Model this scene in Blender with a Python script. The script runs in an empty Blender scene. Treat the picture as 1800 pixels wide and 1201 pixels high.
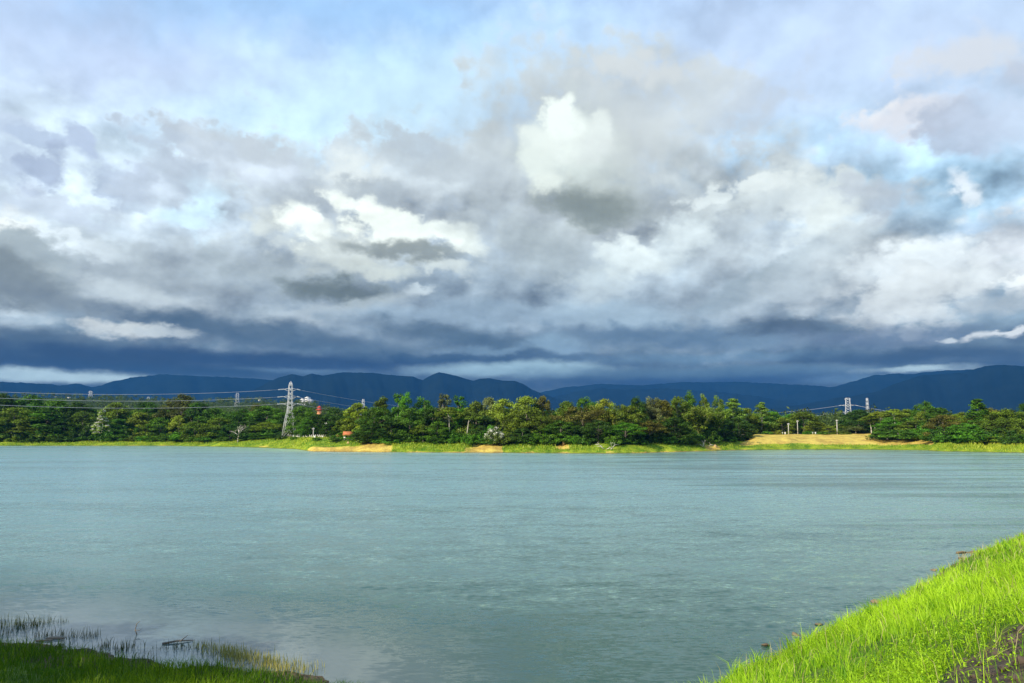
import bpy, math, random
import numpy as np
from mathutils import Vector

# ------------------------------------------------------------------ scene, camera, light, exposure
sc = bpy.context.scene
COL = sc.collection
F_PX, PITCH, CAM_H = 1400.0, math.radians(6.5), 6.0
HAZE_DENSITY, HAZE_COLOUR = 6.5e-5, (.055, .27, .70)

cam_data = bpy.data.cameras.new('camera')
cam = bpy.data.objects.new('camera', cam_data)
COL.objects.link(cam)
cam.location = (0, 0, CAM_H)
cam.rotation_euler = (math.pi / 2 + PITCH, 0, 0)
cam_data.sensor_width = 36.0
cam_data.lens = 36.0 * F_PX / 1800.0
cam_data.clip_start = 0.1
cam_data.clip_end = 60000
sc.camera = cam

sc.view_settings.view_transform = 'Standard'
sc.view_settings.look = 'None'
sc.view_settings.gamma = 1.0
sc.view_settings.use_curve_mapping = False
EXPOSURE = 0.25
sc.view_settings.exposure = EXPOSURE
sc.cycles.max_bounces = 6
sc.cycles.diffuse_bounces = 2
sc.cycles.glossy_bounces = 2
sc.cycles.transmission_bounces = 3
sc.cycles.volume_bounces = 0
sc.cycles.transparent_max_bounces = 8
sc.cycles.use_denoising = True
sc.cycles.sample_clamp_indirect = 6.0

SUN_EL = math.radians(30)
SUN_AZ = math.radians(180 + 44)          # clockwise from the view direction (+Y): behind the camera and to its left
sun_dir = Vector((math.sin(SUN_AZ) * math.cos(SUN_EL), math.cos(SUN_AZ) * math.cos(SUN_EL), math.sin(SUN_EL)))
sun_data = bpy.data.lights.new('sun', 'SUN')
sun_data.energy = 5.0
sun_data.angle = math.radians(0.5)
sun_data.color = (1.0, 0.90, 0.74)
sun = bpy.data.objects.new('sun', sun_data)
COL.objects.link(sun)
sun.location = (-60, -80, 80)
sun.rotation_euler = (-sun_dir).to_track_quat('-Z', 'Y').to_euler()


def ray(px, py):
    """World direction through a point of the 1800 x 1201 photograph."""
    cx, cy = (px - 900.0) / F_PX, (600.5 - py) / F_PX
    d = Vector((cx, math.cos(PITCH) - cy * math.sin(PITCH), math.sin(PITCH) + cy * math.cos(PITCH)))
    return d.normalized()


def azel(px, py):
    d = ray(px, py)
    return math.atan2(d.x, d.y), math.asin(d.z)


def lin(rgb):
    return tuple((c / 255 / 12.92) if c / 255 <= 0.04045 else ((c / 255 + 0.055) / 1.055) ** 2.4 for c in rgb)


# ------------------------------------------------------------------ sky: Nishita blue with a broken deck of cloud
def build_world():
    w = bpy.data.worlds.new('World')
    sc.world = w
    w.use_nodes = True
    nt = w.node_tree
    nt.nodes.clear()
    STR = 0.10

    cur = [nt]

    def N(t): return cur[0].nodes.new(t)
    def L(a, b): return cur[0].links.new(a, b)

    def put(sock, v):
        if isinstance(v, bpy.types.NodeSocket):
            L(v, sock)
        elif v is not None:
            sock.default_value = v

    def math_(op, a, b=None, c=None, clamp=False):
        n = N('ShaderNodeMath'); n.operation = op; n.use_clamp = clamp
        put(n.inputs[0], a); put(n.inputs[1], b)
        if c is not None: put(n.inputs[2], c)
        return n.outputs[0]

    def vmath(op, a, b=None, scale=None):
        n = N('ShaderNodeVectorMath'); n.operation = op
        put(n.inputs[0], a); put(n.inputs[1], b)
        if scale is not None: put(n.inputs['Scale'], scale)
        return n.outputs['Value'] if op in ('LENGTH', 'DOT_PRODUCT') else n.outputs['Vector']

    def rng(v, f0, f1, t0=0.0, t1=1.0, smooth=True):
        n = N('ShaderNodeMapRange')
        n.interpolation_type = 'SMOOTHSTEP' if smooth else 'LINEAR'
        put(n.inputs[0], v)
        for i, x in enumerate((f0, f1, t0, t1)): put(n.inputs[1 + i], x)
        return n.outputs[0]

    def xyz(x, y, z):
        n = N('ShaderNodeCombineXYZ')
        put(n.inputs[0], x); put(n.inputs[1], y); put(n.inputs[2], z)
        return n.outputs[0]

    def noise(v, scale, detail, rough, color=False):
        n = N('ShaderNodeTexNoise'); n.noise_dimensions = '3D'
        put(n.inputs['Vector'], v)
        n.inputs['Scale'].default_value = scale
        n.inputs['Detail'].default_value = detail
        n.inputs['Roughness'].default_value = rough
        return n.outputs['Color'] if color else n.outputs[0]

    def mix(f, a, b, blend='MIX'):
        n = N('ShaderNodeMix'); n.data_type = 'RGBA'; n.blend_type = blend
        put(n.inputs[0], f); put(n.inputs[6], a); put(n.inputs[7], b)
        return n.outputs[2]

    def C(rgb, e=1.0):
        """Radiance of a cloud that is to look rgb through the haze in front of it at elevation e."""
        T = math.exp(-HAZE_DENSITY * min(740 / max(math.sin(e), 1e-3), 10100))
        out = []
        for c, g, h, l in zip(lin(rgb), (1.00, 1.07, 1.06), HAZE_COLOUR, (.42, .47, .51)):
            out.append(max(.012, (c * g / 2 ** EXPOSURE - h * l * (1 - T)) / T) / STR)
        return (*out, 1)

    tc = N('ShaderNodeTexCoord').outputs['Generated']
    sep = N('ShaderNodeSeparateXYZ'); L(tc, sep.inputs[0])
    X, Y, Z = sep.outputs
    az = math_('ARCTAN2', X, Y)
    el = math_('ARCSINE', Z)
    elp = math_('MAXIMUM', el, 0.0)
    # seamless coordinates for noise: round the horizon, and stretched into streaks low down
    hgt = math_('ADD', elp, math_('MULTIPLY', math_('LOGARITHM', math_('ADD', elp, 0.02), math.e), 0.10))
    cyl = xyz(math_('SINE', az), math_('COSINE', az), hgt)
    q = vmath('MULTIPLY', cyl, (1, 1, 1))

    n_big = noise(q, 4.5, 3, 0.55, True)
    n_fine = noise(q, 26.0, 4, 0.58, True)
    vor = N('ShaderNodeTexVoronoi'); vor.feature = 'F1'; vor.voronoi_dimensions = '3D'
    L(vmath('ADD', q, vmath('SCALE', vmath('SUBTRACT', n_fine, (.5, .5, .5)), scale=0.10)), vor.inputs['Vector'])
    vor.inputs['Scale'].default_value = 13.0
    vo2 = N('ShaderNodeTexVoronoi'); vo2.feature = 'F1'; vo2.voronoi_dimensions = '3D'
    L(vmath('ADD', q, vmath('SCALE', vmath('SUBTRACT', n_fine, (.5, .5, .5)), scale=0.05)), vo2.inputs['Vector'])
    vo2.inputs['Scale'].default_value = 36.0
    puff = math_('SUBTRACT', 0.70, math_('ADD', vor.outputs['Distance'], math_('MULTIPLY', vo2.outputs['Distance'], 0.65)))
    sepf = N('ShaderNodeSeparateXYZ'); L(n_fine, sepf.inputs[0])
    E = math_('ADD', math_('MULTIPLY', puff, 0.95), math_('MULTIPLY', math_('SUBTRACT', sepf.outputs[0], 0.5), 0.9))

    low = rng(elp, 0.02, 0.20, 0.12, 1.0)
    wv = vmath('ADD', vmath('SCALE', vmath('SUBTRACT', n_big, (.5, .5, .5)), scale=0.060),
               vmath('SCALE', vmath('SUBTRACT', n_fine, (.5, .5, .5)), scale=0.040))
    wv = vmath('MULTIPLY', wv, xyz(1.0, low, 0.0))
    P = vmath('ADD', xyz(az, el, 0.0), wv)

    # clear sky behind everything
    sky = N('ShaderNodeTexSky'); sky.sky_type = 'NISHITA'; sky.sun_disc = False
    sky.sun_elevation = SUN_EL; sky.sun_rotation = SUN_AZ
    sky.air_density = 1.0; sky.dust_density = 1.2; sky.ozone_density = 1.0
    col = sky.outputs['Color']
    # thin high veil of cloud, the same all the way round
    ramp = N('ShaderNodeValToRGB')
    L(rng(el, -0.02, 0.60, 0, 1, False), ramp.inputs[0])
    stops = [(0.00, (64, 96, 136)), (0.10, (66, 96, 134)), (0.17, (84, 110, 143)), (0.24, (138, 156, 178)),
             (0.34, (180, 189, 202)), (0.48, (205, 214, 228)), (0.64, (206, 222, 243)), (0.80, (194, 212, 241)),
             (1.00, (168, 194, 234))]
    cr = ramp.color_ramp
    while len(cr.elements) < len(stops): cr.elements.new(0.5)
    for e, (p, c) in zip(cr.elements, stops):
        e.position = p; e.color = C(c, max(.005, -0.02 + .62 * p))
    veil = math_('ADD', 0.86, math_('MULTIPLY', math_('SUBTRACT', sepf.outputs[1], 0.5), 0.25), clamp=True)
    col = mix(veil, col, ramp.outputs[0])

    # the same coordinates turned to a few tilts, shared by all cloud masses
    ROTS = (-25, -12, 0, 7, 18, 32)
    turned = {}
    for r in ROTS:
        c_, s_ = math.cos(math.radians(r)), math.sin(math.radians(r))
        turned[r] = P if r == 0 else xyz(vmath('DOT_PRODUCT', P, (c_, -s_, 0)), vmath('DOT_PRODUCT', P, (s_, c_, 0)), 0.0)

    def prepare(b):
        px, py, rx, ry, rot, rgb, a, soft, k = b
        rot = min(ROTS, key=lambda r: abs(r - rot))
        u, v = azel(px, py)
        c_, s_ = math.cos(math.radians(rot)), math.sin(math.radians(rot))
        g = 1 + soft + 0.4 * k
        ex = g * math.hypot(rx * c_, ry * s_) / F_PX + 0.033
        ey = g * math.hypot(rx * s_, ry * c_) / F_PX + (0.033 if v > 0.2 else 0.02)
        return dict(box=(u - ex, u + ex, v - ey, v + ey), rot=rot, u=c_ * u - s_ * v, v=s_ * u + c_ * v,
                    sx=F_PX / rx, sy=F_PX / ry, rgb=C(rgb, max(.01, azel(px, py)[1])), a=a, soft=soft, k=k)

    def blob(col, b, turned, E):
        n = N('ShaderNodeVectorMath'); n.operation = 'MULTIPLY_ADD'
        L(turned[b['rot']], n.inputs[0])
        n.inputs[1].default_value = (b['sx'], b['sy'], 0)
        n.inputs[2].default_value = (-b['u'] * b['sx'], -b['v'] * b['sy'], 0)
        ln = vmath('LENGTH', n.outputs[0])
        d = math_('MULTIPLY_ADD', E, -b['k'], ln)
        f = rng(d, 1 + b['soft'], max(0.0, 1 - b['soft']), 0.0, b['a'])
        return mix(f, col, b['rgb'])

    # relief of the cloud deck: lit from above, shaded below
    f1 = noise(q, 6.0, 5, 0.50)
    f2 = noise(vmath('ADD', q, (-0.012, 0.0, 0.030)), 6.0, 5, 0.50)
    rel = math_('ADD', math_('SUBTRACT', f1, f2), math_('MULTIPLY', math_('SUBTRACT', puff, 0.02), 0.085))
    rel = math_('MULTIPLY', rel, rng(el, 0.42, 0.25, 0.25, 1.0))
    rel = math_('MULTIPLY', rel, rng(el, 0.01, 0.10, 0.25, 1.0))
    gain = math_('ADD', 1.0, math_('MULTIPLY', rel, 3.0))
    gain = xyz(gain, gain, gain)
    f3 = noise(q, 22.0, 3, 0.5)
    f4 = noise(vmath('ADD', q, (-0.005, 0.0, 0.010)), 22.0, 3, 0.5)
    g2 = math_('ADD', 1.0, math_('MULTIPLY', math_('MULTIPLY', math_('SUBTRACT', f3, f4), rng(el, 0.40, 0.24, 0.1, 1.0)), 0.55))
    g2 = xyz(g2, g2, g2)

    def hits(bs, r):
        return [b for b in bs if b['box'][0] < r[1] and b['box'][1] > r[0] and b['box'][2] < r[3] and b['box'][3] > r[2]]

    def region(r, back, front, depth, DEPTH=6):
        """Only the masses that reach a patch of sky are evaluated there, which keeps the sky quick to render."""
        if len(back) + len(front) > 9 and depth < DEPTH:
            best = None
            for ax in (0, 1):
                for fr in (0.2, 0.35, 0.5, 0.65, 0.8):
                    mid = r[2 * ax] + (r[2 * ax + 1] - r[2 * ax]) * fr
                    lo, hi = list(r), list(r)
                    lo[2 * ax + 1] = mid; hi[2 * ax] = mid
                    cost = sum((t[1] - t[0]) * (t[3] - t[2]) * (len(hits(back, t)) + len(hits(front, t))) for t in (lo, hi))
                    if best is None or cost < best[0]: best = (cost, ax, mid, lo, hi)
            _, ax, mid, lo, hi = best
            A = region(lo, hits(back, lo), hits(front, lo), depth + 1)
            B = region(hi, hits(back, hi), hits(front, hi), depth + 1)
            return pick((az, el)[ax], mid, A, B)
        return leaf(back, front)

    SHARED = [('t%d' % i, 'NodeSocketVector', turned[r]) for i, r in enumerate(ROTS)] + [
        ('ragged', 'NodeSocketFloat', E), ('sky', 'NodeSocketColor', col), ('relief', 'NodeSocketVector', gain), ('fine', 'NodeSocketVector', g2)]

    def leaf(back, front):
        g = bpy.data.node_groups.new('cloud_patch', 'ShaderNodeTree')
        for nm, ty, _ in SHARED: g.interface.new_socket(nm, in_out='INPUT', socket_type=ty)
        g.interface.new_socket('Shader', in_out='OUTPUT', socket_type='NodeSocketShader')
        cur[0] = g
        gi, go = N('NodeGroupInput'), N('NodeGroupOutput')
        T = {r: gi.outputs[i] for i, r in enumerate(ROTS)}
        Eg, c = gi.outputs['ragged'], gi.outputs['sky']
        for b in back: c = blob(c, b, T, Eg)
        c = mix(1.0, c, gi.outputs['relief'], 'MULTIPLY')
        for b in front: c = blob(c, b, T, Eg)
        L(background(contrast(mix(1.0, c, gi.outputs['fine'], 'MULTIPLY'))), go.inputs[0])
        cur[0] = nt
        n = N('ShaderNodeGroup'); n.node_tree = g
        for nm, _, sock in SHARED: L(sock, n.inputs[nm])
        return n.outputs[0]

    def contrast(c):
        """Sunlit crests brighter, undersides darker, about the middle grey of the deck."""
        m = .42 / STR
        g = N('ShaderNodeGamma'); L(vmath('SCALE', c, scale=1 / m), g.inputs[0]); g.inputs[1].default_value = 1.16
        return vmath('SCALE', g.outputs[0], scale=m)

    def pick(v, mid, A, B):
        m = N('ShaderNodeMixShader')
        L(math_('GREATER_THAN', v, mid), m.inputs[0]); L(A, m.inputs[1]); L(B, m.inputs[2])
        return m.outputs[0]

    def background(c):
        bg = N('ShaderNodeBackground')
        L(c, bg.inputs['Color'])
        bg.inputs['Strength'].default_value = STR
        return bg.outputs[0]

    back, front = [prepare(b) for b in SKY_BACK], [prepare(b) for b in SKY_FRONT]
    R0 = (-0.85, 0.85, -0.01, 0.65)
    plain = background(contrast(mix(1.0, col, gain, 'MULTIPLY')))
    sh = region(R0, back, front, 0)
    for v, mid, flip in ((az, R0[0], 0), (az, R0[1], 1), (el, R0[2], 0), (el, R0[3], 1)):
        sh = pick(v, mid, sh, plain) if flip else pick(v, mid, plain, sh)
    out = N('ShaderNodeOutputWorld')
    L(sh, out.inputs['Surface'])
    w.cycles.sampling_method = 'NONE'       # the sky is even enough without extra light samples


# cloud masses: (photo x, photo y, half width, half height, tilt, sRGB colour, cover, softness, raggedness)
SKY_BACK = [
    (120, 40, 330, 90, 6, (192, 204, 234), .6, .9, .3),
    (640, 40, 420, 80, -4, (164, 198, 238), .75, .9, .4),
    (250, 140, 300, 60, -6, (208, 216, 242), .55, .9, .5),
    (1480, 90, 420, 120, 5, (206, 217, 243), .7, .9, .4),
    (620, 190, 380, 70, -6, (212, 234, 252), .85, .9, .4),
    (1000, 110, 160, 90, 0, (200, 220, 246), .5, .9, .5),
    (150, 330, 300, 110, 0, (224, 234, 248), .8, .8, .5),
    (1650, 330, 230, 70, 0, (192, 222, 249), .9, .7, .5),
    (1370, 255, 200, 45, 0, (198, 224, 250), .8, .7, .5),
    # the deck
    (1140, 200, 300, 105, 4, (203, 206, 212), .85, .45, 1.0),
    (930, 350, 420, 130, 0, (194, 199, 207), .85, .5, 1.0),
    (560, 330, 240, 90, 12, (194, 200, 210), .85, .35, 1.1),
    (400, 268, 150, 42, 8, (190, 196, 209), .9, .30, 1.2),
    (310, 330, 90, 62, 30, (190, 198, 213), .8, .35, 1.2),
    (1240, 460, 480, 140, 0, (192, 199, 209), .8, .5, .8),
    (380, 500, 560, 90, 0, (183, 190, 201), .8, .5, .8),
    (1380, 350, 210, 62, 6, (204, 209, 216), .9, .28, 1.0),
    (1650, 470, 220, 75, -8, (206, 210, 218), .85, .4, .9),
    (1760, 400, 90, 50, -10, (210, 212, 222), .8, .4, .9),
    (820, 520, 520, 70, 0, (158, 174, 194), .7, .7, .6),
    (1000, 250, 200, 130, 0, (190, 194, 200), .5, .6, .8),
    (1190, 300, 130, 60, 10, (178, 185, 194), .6, .6, .8),
]
SKY_FRONT = [
    # scraps and gaps on the left
    (20, 225, 45, 22, 25, (196, 205, 224), .8, .35, 1.3),
    (48, 240, 42, 15, 25, (182, 193, 216), .8, .35, 1.3),
    (25, 285, 45, 32, 20, (186, 196, 217), .8, .35, 1.3),
    (76, 308, 34, 32, 40, (172, 182, 206), .9, .3, 1.2),
    (145, 256, 46, 20, 30, (184, 194, 218), .9, .3, 1.2),
    (205, 320, 55, 42, 35, (181, 191, 212), .85, .35, 1.2),
    (110, 385, 110, 22, 8, (196, 204, 222), .7, .4, 1.2),
    (364, 358, 30, 34, 7, (212, 232, 248), .9, .5, .9),
    (318, 388, 52, 20, 12, (212, 232, 250), .8, .5, .9),
    (240, 320, 46, 30, 20, (206, 214, 232), .5, .5, 1.0),
    (95, 425, 110, 14, 8, (232, 238, 248), .8, .5, 1.0),
    (10, 430, 40, 42, 0, (234, 235, 239), .95, .4, .6),
    (50, 470, 80, 52, 25, (164, 174, 186), .95, .3, .9),
    (30, 500, 110, 34, 14, (126, 137, 151), .85, .5, .8),
    (160, 535, 120, 18, 10, (138, 149, 165), .6, .6, .8),
    (300, 470, 130, 30, 10, (176, 184, 195), .5, .6, .9),
    (260, 515, 110, 20, 8, (196, 202, 211), .6, .6, .9),
    (330, 500, 130, 16, 10, (158, 166, 178), .5, .6, .9),
    # the bright middle bank and its dark bases
    (614, 312, 60, 42, 0, (226, 228, 230), .7, .5, .9),
    (654, 338, 80, 26, 10, (174, 181, 192), .7, .4, 1.1),
    (794, 297, 120, 34, 20, (184, 190, 200), .6, .5, 1.1),
    (584, 432, 140, 42, 4, (214, 217, 218), .8, .5, .9),
    (534, 400, 42, 30, 0, (240, 242, 241), .95, .35, .9),
    (674, 397, 110, 34, 14, (238, 240, 238), .95, .35, 1.0),
    (789, 427, 95, 26, 22, (236, 239, 238), .95, .30, 1.0),
    (704, 446, 130, 17, 5, (146, 153, 159), .9, .5, .6),
    (654, 474, 100, 14, 6, (206, 210, 210), .7, .5, .8),
    (784, 477, 62, 13, 4, (214, 218, 220), .7, .5, .8),
    (514, 482, 120, 34, 6, (168, 176, 185), .55, .6, .8),
    (589, 508, 96, 22, 5, (114, 126, 136), .95, .5, .6),
    (734, 512, 28, 10, 0, (214, 222, 232), .7, .5, .8),
    (574, 547, 170, 18, -6, (188, 196, 207), .6, .6, .7),
    (894, 422, 90, 60, 20, (172, 180, 190), .6, .7, .7),
    # the towering cumulus
    (1014, 294, 104, 92, 0, (198, 203, 205), .93, .34, .55),
    (1050, 345, 84, 46, 5, (184, 189, 191), .7, .6, .5),
    (992, 262, 78, 62, 0, (214, 219, 219), .9, .45, .5),
    (978, 248, 60, 46, 0, (230, 233, 232), .93, .40, .55),
    (946, 292, 36, 40, 0, (222, 226, 225), .88, .45, .5),
    (992, 216, 40, 30, 0, (237, 240, 239), .93, .35, .55),
    (1050, 232, 24, 32, 0, (230, 233, 233), .88, .40, .45),
    (1034, 360, 96, 30, 5, (136, 144, 148), .9, .65, .4),
    (1014, 378, 62, 18, 8, (138, 147, 153), .6, .7, .4),
    (966, 326, 44, 24, -5, (226, 229, 227), .85, .45, .6),
    (972, 455, 70, 50, 10, (166, 174, 183), .6, .7, .8),
    # right half of the deck
    (1134, 243, 110, 60, 0, (206, 208, 212), .5, .6, .9),
    (1124, 128, 90, 24, 4, (214, 214, 218), .6, .5, 1.0),
    (1344, 183, 110, 40, -25, (188, 196, 214), .55, .6, 1.2),
    (1424, 338, 130, 38, 6, (218, 222, 226), .75, .4, .9),
    (1549, 353, 62, 34, 18, (178, 185, 199), .85, .4, 1.0),
    (1444, 393, 74, 26, -28, (222, 226, 229), .8, .45, .7),
    (1314, 378, 80, 26, -10, (184, 192, 203), .6, .6, .8),
    (1274, 348, 70, 22, -12, (214, 219, 224), .6, .5, .8),
    (1114, 448, 62, 34, 5, (222, 228, 233), .85, .5, .9),
    (1204, 408, 50, 30, 0, (208, 216, 224), .6, .5, .9),
    (1044, 498, 90, 26, -8, (204, 212, 220), .6, .6, .8),
    (1294, 513, 120, 22, -24, (146, 159, 175), .8, .6, .7),
    (1424, 478, 120, 40, -25, (182, 190, 201), .6, .6, .8),
    (1624, 448, 105, 34, -14, (222, 226, 234), .8, .5, .9),
    (1604, 513, 110, 40, -14, (216, 219, 226), .75, .5, .9),
    (1784, 488, 60, 18, -25, (228, 229, 235), .8, .35, .9),
    (1744, 528, 80, 24, -18, (176, 184, 197), .7, .5, .9),
    (1584, 208, 95, 34, 0, (219, 216, 225), .9, .4, .9),
    (1549, 198, 40, 12, -6, (230, 226, 232), .7, .5, .9),
    (1694, 228, 60, 46, 20, (180, 187, 206), .85, .45, 1.0),
    (1774, 208, 60, 40, 0, (200, 208, 228), .7, .5, 1.0),
    (1734, 108, 110, 36, 4, (213, 213, 222), .85, .5, 1.0),
    (1789, 138, 40, 30, 20, (190, 194, 210), .7, .5, 1.0),
    (1679, 322, 26, 20, 15, (224, 228, 238), .95, .4, .7),
    (1694, 388, 44, 10, -15, (180, 204, 232), .6, .6, .8),
    (1262, 330, 70, 16, -14, (222, 226, 230), .75, .30, 1.0),
    (1345, 318, 90, 16, 4, (224, 227, 230), .7, .30, 1.0),
    (1505, 330, 40, 16, 20, (196, 201, 212), .7, .35, 1.1),
    (1650, 425, 95, 18, -12, (232, 236, 243), .65, .35, 1.1),
    (1775, 478, 50, 13, -25, (236, 237, 242), .85, .28, 1.0),
    (1115, 425, 40, 18, 0, (230, 235, 239), .7, .35, 1.1),
    (1215, 405, 34, 20, -12, (220, 226, 232), .6, .4, 1.1),
    (270, 235, 60, 24, 18, (190, 198, 214), .75, .3, 1.3),
    (300, 290, 80, 30, 30, (186, 194, 210), .6, .35, 1.3),
    (440, 250, 70, 22, 12, (196, 201, 211), .7, .3, 1.2),
    (250, 345, 60, 28, 32, (190, 198, 214), .6, .35, 1.3),
    (730, 250, 60, 18, 20, (186, 193, 205), .6, .35, 1.3),
    # low storm bands
    (1080, 555, 130, 30, 0, (164, 182, 202), .8, .6, .7),
    (780, 555, 200, 20, 0, (150, 168, 190), .7, .6, .7),
    (480, 590, 260, 26, 5, (79, 105, 136), .85, .6, .6),
    (1170, 590, 220, 22, -4, (97, 123, 154), .85, .6, .6),
    (830, 596, 190, 20, 4, (85, 110, 139), .8, .6, .6),
    (1400, 575, 110, 20, 3, (89, 108, 134), .9, .5, .6),
    (1560, 590, 200, 16, 0, (110, 129, 159), .7, .6, .6),
    (210, 580, 92, 15, 3, (196, 200, 209), .9, .4, .8),
    (290, 583, 50, 10, 3, (182, 190, 203), .7, .5, .8),
    (60, 600, 170, 14, 0, (81, 105, 136), .8, .6, .6),
    (970, 612, 55, 20, 0, (137, 161, 188), .85, .6, .6),
    (1330, 600, 60, 14, 0, (123, 147, 175), .7, .6, .6),
    (1765, 583, 62, 10, -8, (206, 209, 220), .95, .35, .8),
    (1672, 597, 12, 4, 0, (196, 203, 216), .9, .5, .5),
    (450, 634, 420, 14, 0, (54, 84, 126), .9, .6, .4),
    (150, 640, 260, 12, 0, (58, 87, 127), .9, .6, .4),
    (850, 628, 220, 9, 0, (67, 97, 134), .7, .6, .4),
    (1650, 624, 230, 12, 0, (71, 98, 134), .9, .6, .4),
    (1250, 628, 200, 10, 0, (111, 141, 173), .6, .6, .4),
    (850, 616, 70, 7, 0, (120, 145, 173), .8, .6, .5),
    (90, 664, 150, 10, 0, (168, 188, 206), .95, .5, .4),
    (500, 652, 90, 5, 0, (103, 133, 167), .7, .6, .4),
    (900, 650, 170, 12, 0, (150, 176, 199), .9, .6, .4),
    (1330, 655, 150, 10, 0, (105, 136, 169), .7, .7, .4),
    (1640, 649, 95, 6, 0, (170, 190, 208), .95, .5, .4),
    (1480, 668, 60, 7, 0, (130, 160, 190), .8, .6, .4),
    # rain and cloud hanging over the crests
    (370, 657, 170, 9, 0, (54, 86, 126), .85, .8, .3),
    (1200, 672, 300, 15, 0, (52, 88, 134), .85, .8, .3),
    (1180, 655, 260, 10, 0, (92, 122, 154), .6, .8, .4),
    (1790, 640, 90, 9, 0, (56, 88, 130), .7, .8, .4),
]
build_world()

# ------------------------------------------------------------------ helpers
rng_ = np.random.default_rng(7)
rnd = random.Random(11)


def tag(o, label=None, cat=None, group=None, kind=None):
    if label: o['label'] = label
    if cat: o['category'] = cat
    if group: o['group'] = group
    if kind: o['kind'] = kind
    return o


def link(name, mesh, mat=None, parent=None):
    o = bpy.data.objects.new(name, mesh)
    COL.objects.link(o)
    if mat is not None and mesh is not None and not mesh.materials: mesh.materials.append(mat)
    if parent is not None: o.parent = parent
    return o


def mesh_np(name, verts, quads=None, tris=None, smooth=False, attrs=None):
    """Mesh from numpy arrays of vertices, quads and triangles; attrs = {name: one float per vertex}."""
    me = bpy.data.meshes.new(name)
    verts = np.asarray(verts, dtype=np.float32).reshape(-1, 3)
    quads = np.zeros((0, 4), np.int32) if quads is None else np.asarray(quads, np.int32).reshape(-1, 4)
    tris = np.zeros((0, 3), np.int32) if tris is None else np.asarray(tris, np.int32).reshape(-1, 3)
    me.vertices.add(len(verts)); me.vertices.foreach_set('co', verts.ravel())
    nl = quads.size + tris.size
    me.loops.add(nl)
    me.loops.foreach_set('vertex_index', np.concatenate([quads.ravel(), tris.ravel()]))
    me.polygons.add(len(quads) + len(tris))
    starts = np.concatenate([np.arange(len(quads)) * 4, quads.size + np.arange(len(tris)) * 3]).astype(np.int32)
    me.polygons.foreach_set('loop_start', starts)
    if smooth: me.polygons.foreach_set('use_smooth', np.ones(len(quads) + len(tris), bool))
    for k, v in (attrs or {}).items():
        me.attributes.new(k, 'FLOAT', 'POINT').data.foreach_set('value', np.asarray(v, np.float32))
    me.update(calc_edges=True)
    return me


class MB:
    """Collects tubes, boxes and bars; build() links them as one mesh object."""
    def __init__(self): self.v, self.q, self.t = [], [], []

    def tube(self, pts, radii, n=6, cap=True):
        pts = [Vector(p) for p in pts]
        base = len(self.v)
        up0 = None
        for i, p in enumerate(pts):
            d = (pts[min(i + 1, len(pts) - 1)] - pts[max(i - 1, 0)]).normalized()
            a = up0 if up0 is not None else (Vector((1, 0, 0)) if abs(d.x) < .9 else Vector((0, 1, 0)))
            u = (a - d * a.dot(d)).normalized(); w = d.cross(u)
            up0 = u
            r = radii[i] if hasattr(radii, '__len__') else radii
            for k in range(n):
                an = 2 * math.pi * k / n
                self.v.append(p + u * (r * math.cos(an)) + w * (r * math.sin(an)))
        for i in range(len(pts) - 1):
            for k in range(n):
                a, b = base + i * n + k, base + i * n + (k + 1) % n
                self.q.append((a, b, b + n, a + n))
        if cap:
            for k in range(1, n - 1):
                self.t.append((base, base + k + 1, base + k))
                e = base + (len(pts) - 1) * n
                self.t.append((e, e + k, e + k + 1))
        return self

    def bar(self, a, b, r, n=4): return self.tube([a, b], r, n)

    def box(self, c, s, rz=0.0):
        b = len(self.v); ca, sa = math.cos(rz), math.sin(rz)
        for dz in (-1, 1):
            for dx, dy in ((-1, -1), (1, -1), (1, 1), (-1, 1)):
                x, y = dx * s[0] / 2, dy * s[1] / 2
                self.v.append(Vector((c[0] + x * ca - y * sa, c[1] + x * sa + y * ca, c[2] + dz * s[2] / 2)))
        for f in ((3, 2, 1, 0), (4, 5, 6, 7), (0, 1, 5, 4), (1, 2, 6, 5), (2, 3, 7, 6), (3, 0, 4, 7)):
            self.q.append(tuple(b + i for i in f))
        return self

    def poly(self, vs, quads=(), tris=()):
        b = len(self.v)
        self.v += [Vector(p) for p in vs]
        self.q += [tuple(b + i for i in f) for f in quads]
        self.t += [tuple(b + i for i in f) for f in tris]
        return self

    def mesh(self, name, smooth=False):
        return mesh_np(name, [tuple(p) for p in self.v], self.q, self.t, smooth)

    def build(self, name, mat, parent=None, smooth=False):
        return link(name, self.mesh(name, smooth), mat, parent)


def wobble(x, y, seed=0, scale=1.0, octaves=4):
    """Smooth 2-D noise in about -1..1 out of summed, turned sines."""
    r = np.random.default_rng(seed)
    x, y = np.asarray(x, float) * scale, np.asarray(y, float) * scale
    out, amp, tot = np.zeros(np.broadcast(x, y).shape), 1.0, 0.0
    for o in range(octaves):
        for _ in range(3):
            a = r.uniform(0, 2 * math.pi); ph = r.uniform(0, 6.28); f = r.uniform(.7, 1.4) * 2 ** o
            out = out + amp * np.sin((x * math.cos(a) + y * math.sin(a)) * f + ph)
        tot += amp * 1.7; amp *= .5
    return out / tot


# ------------------------------------------------------------------ materials
def material(name):
    m = bpy.data.materials.new(name); m.use_nodes = True
    nt = m.node_tree; nt.nodes.clear()
    out = nt.nodes.new('ShaderNodeOutputMaterial')
    return m, nt, out


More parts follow.
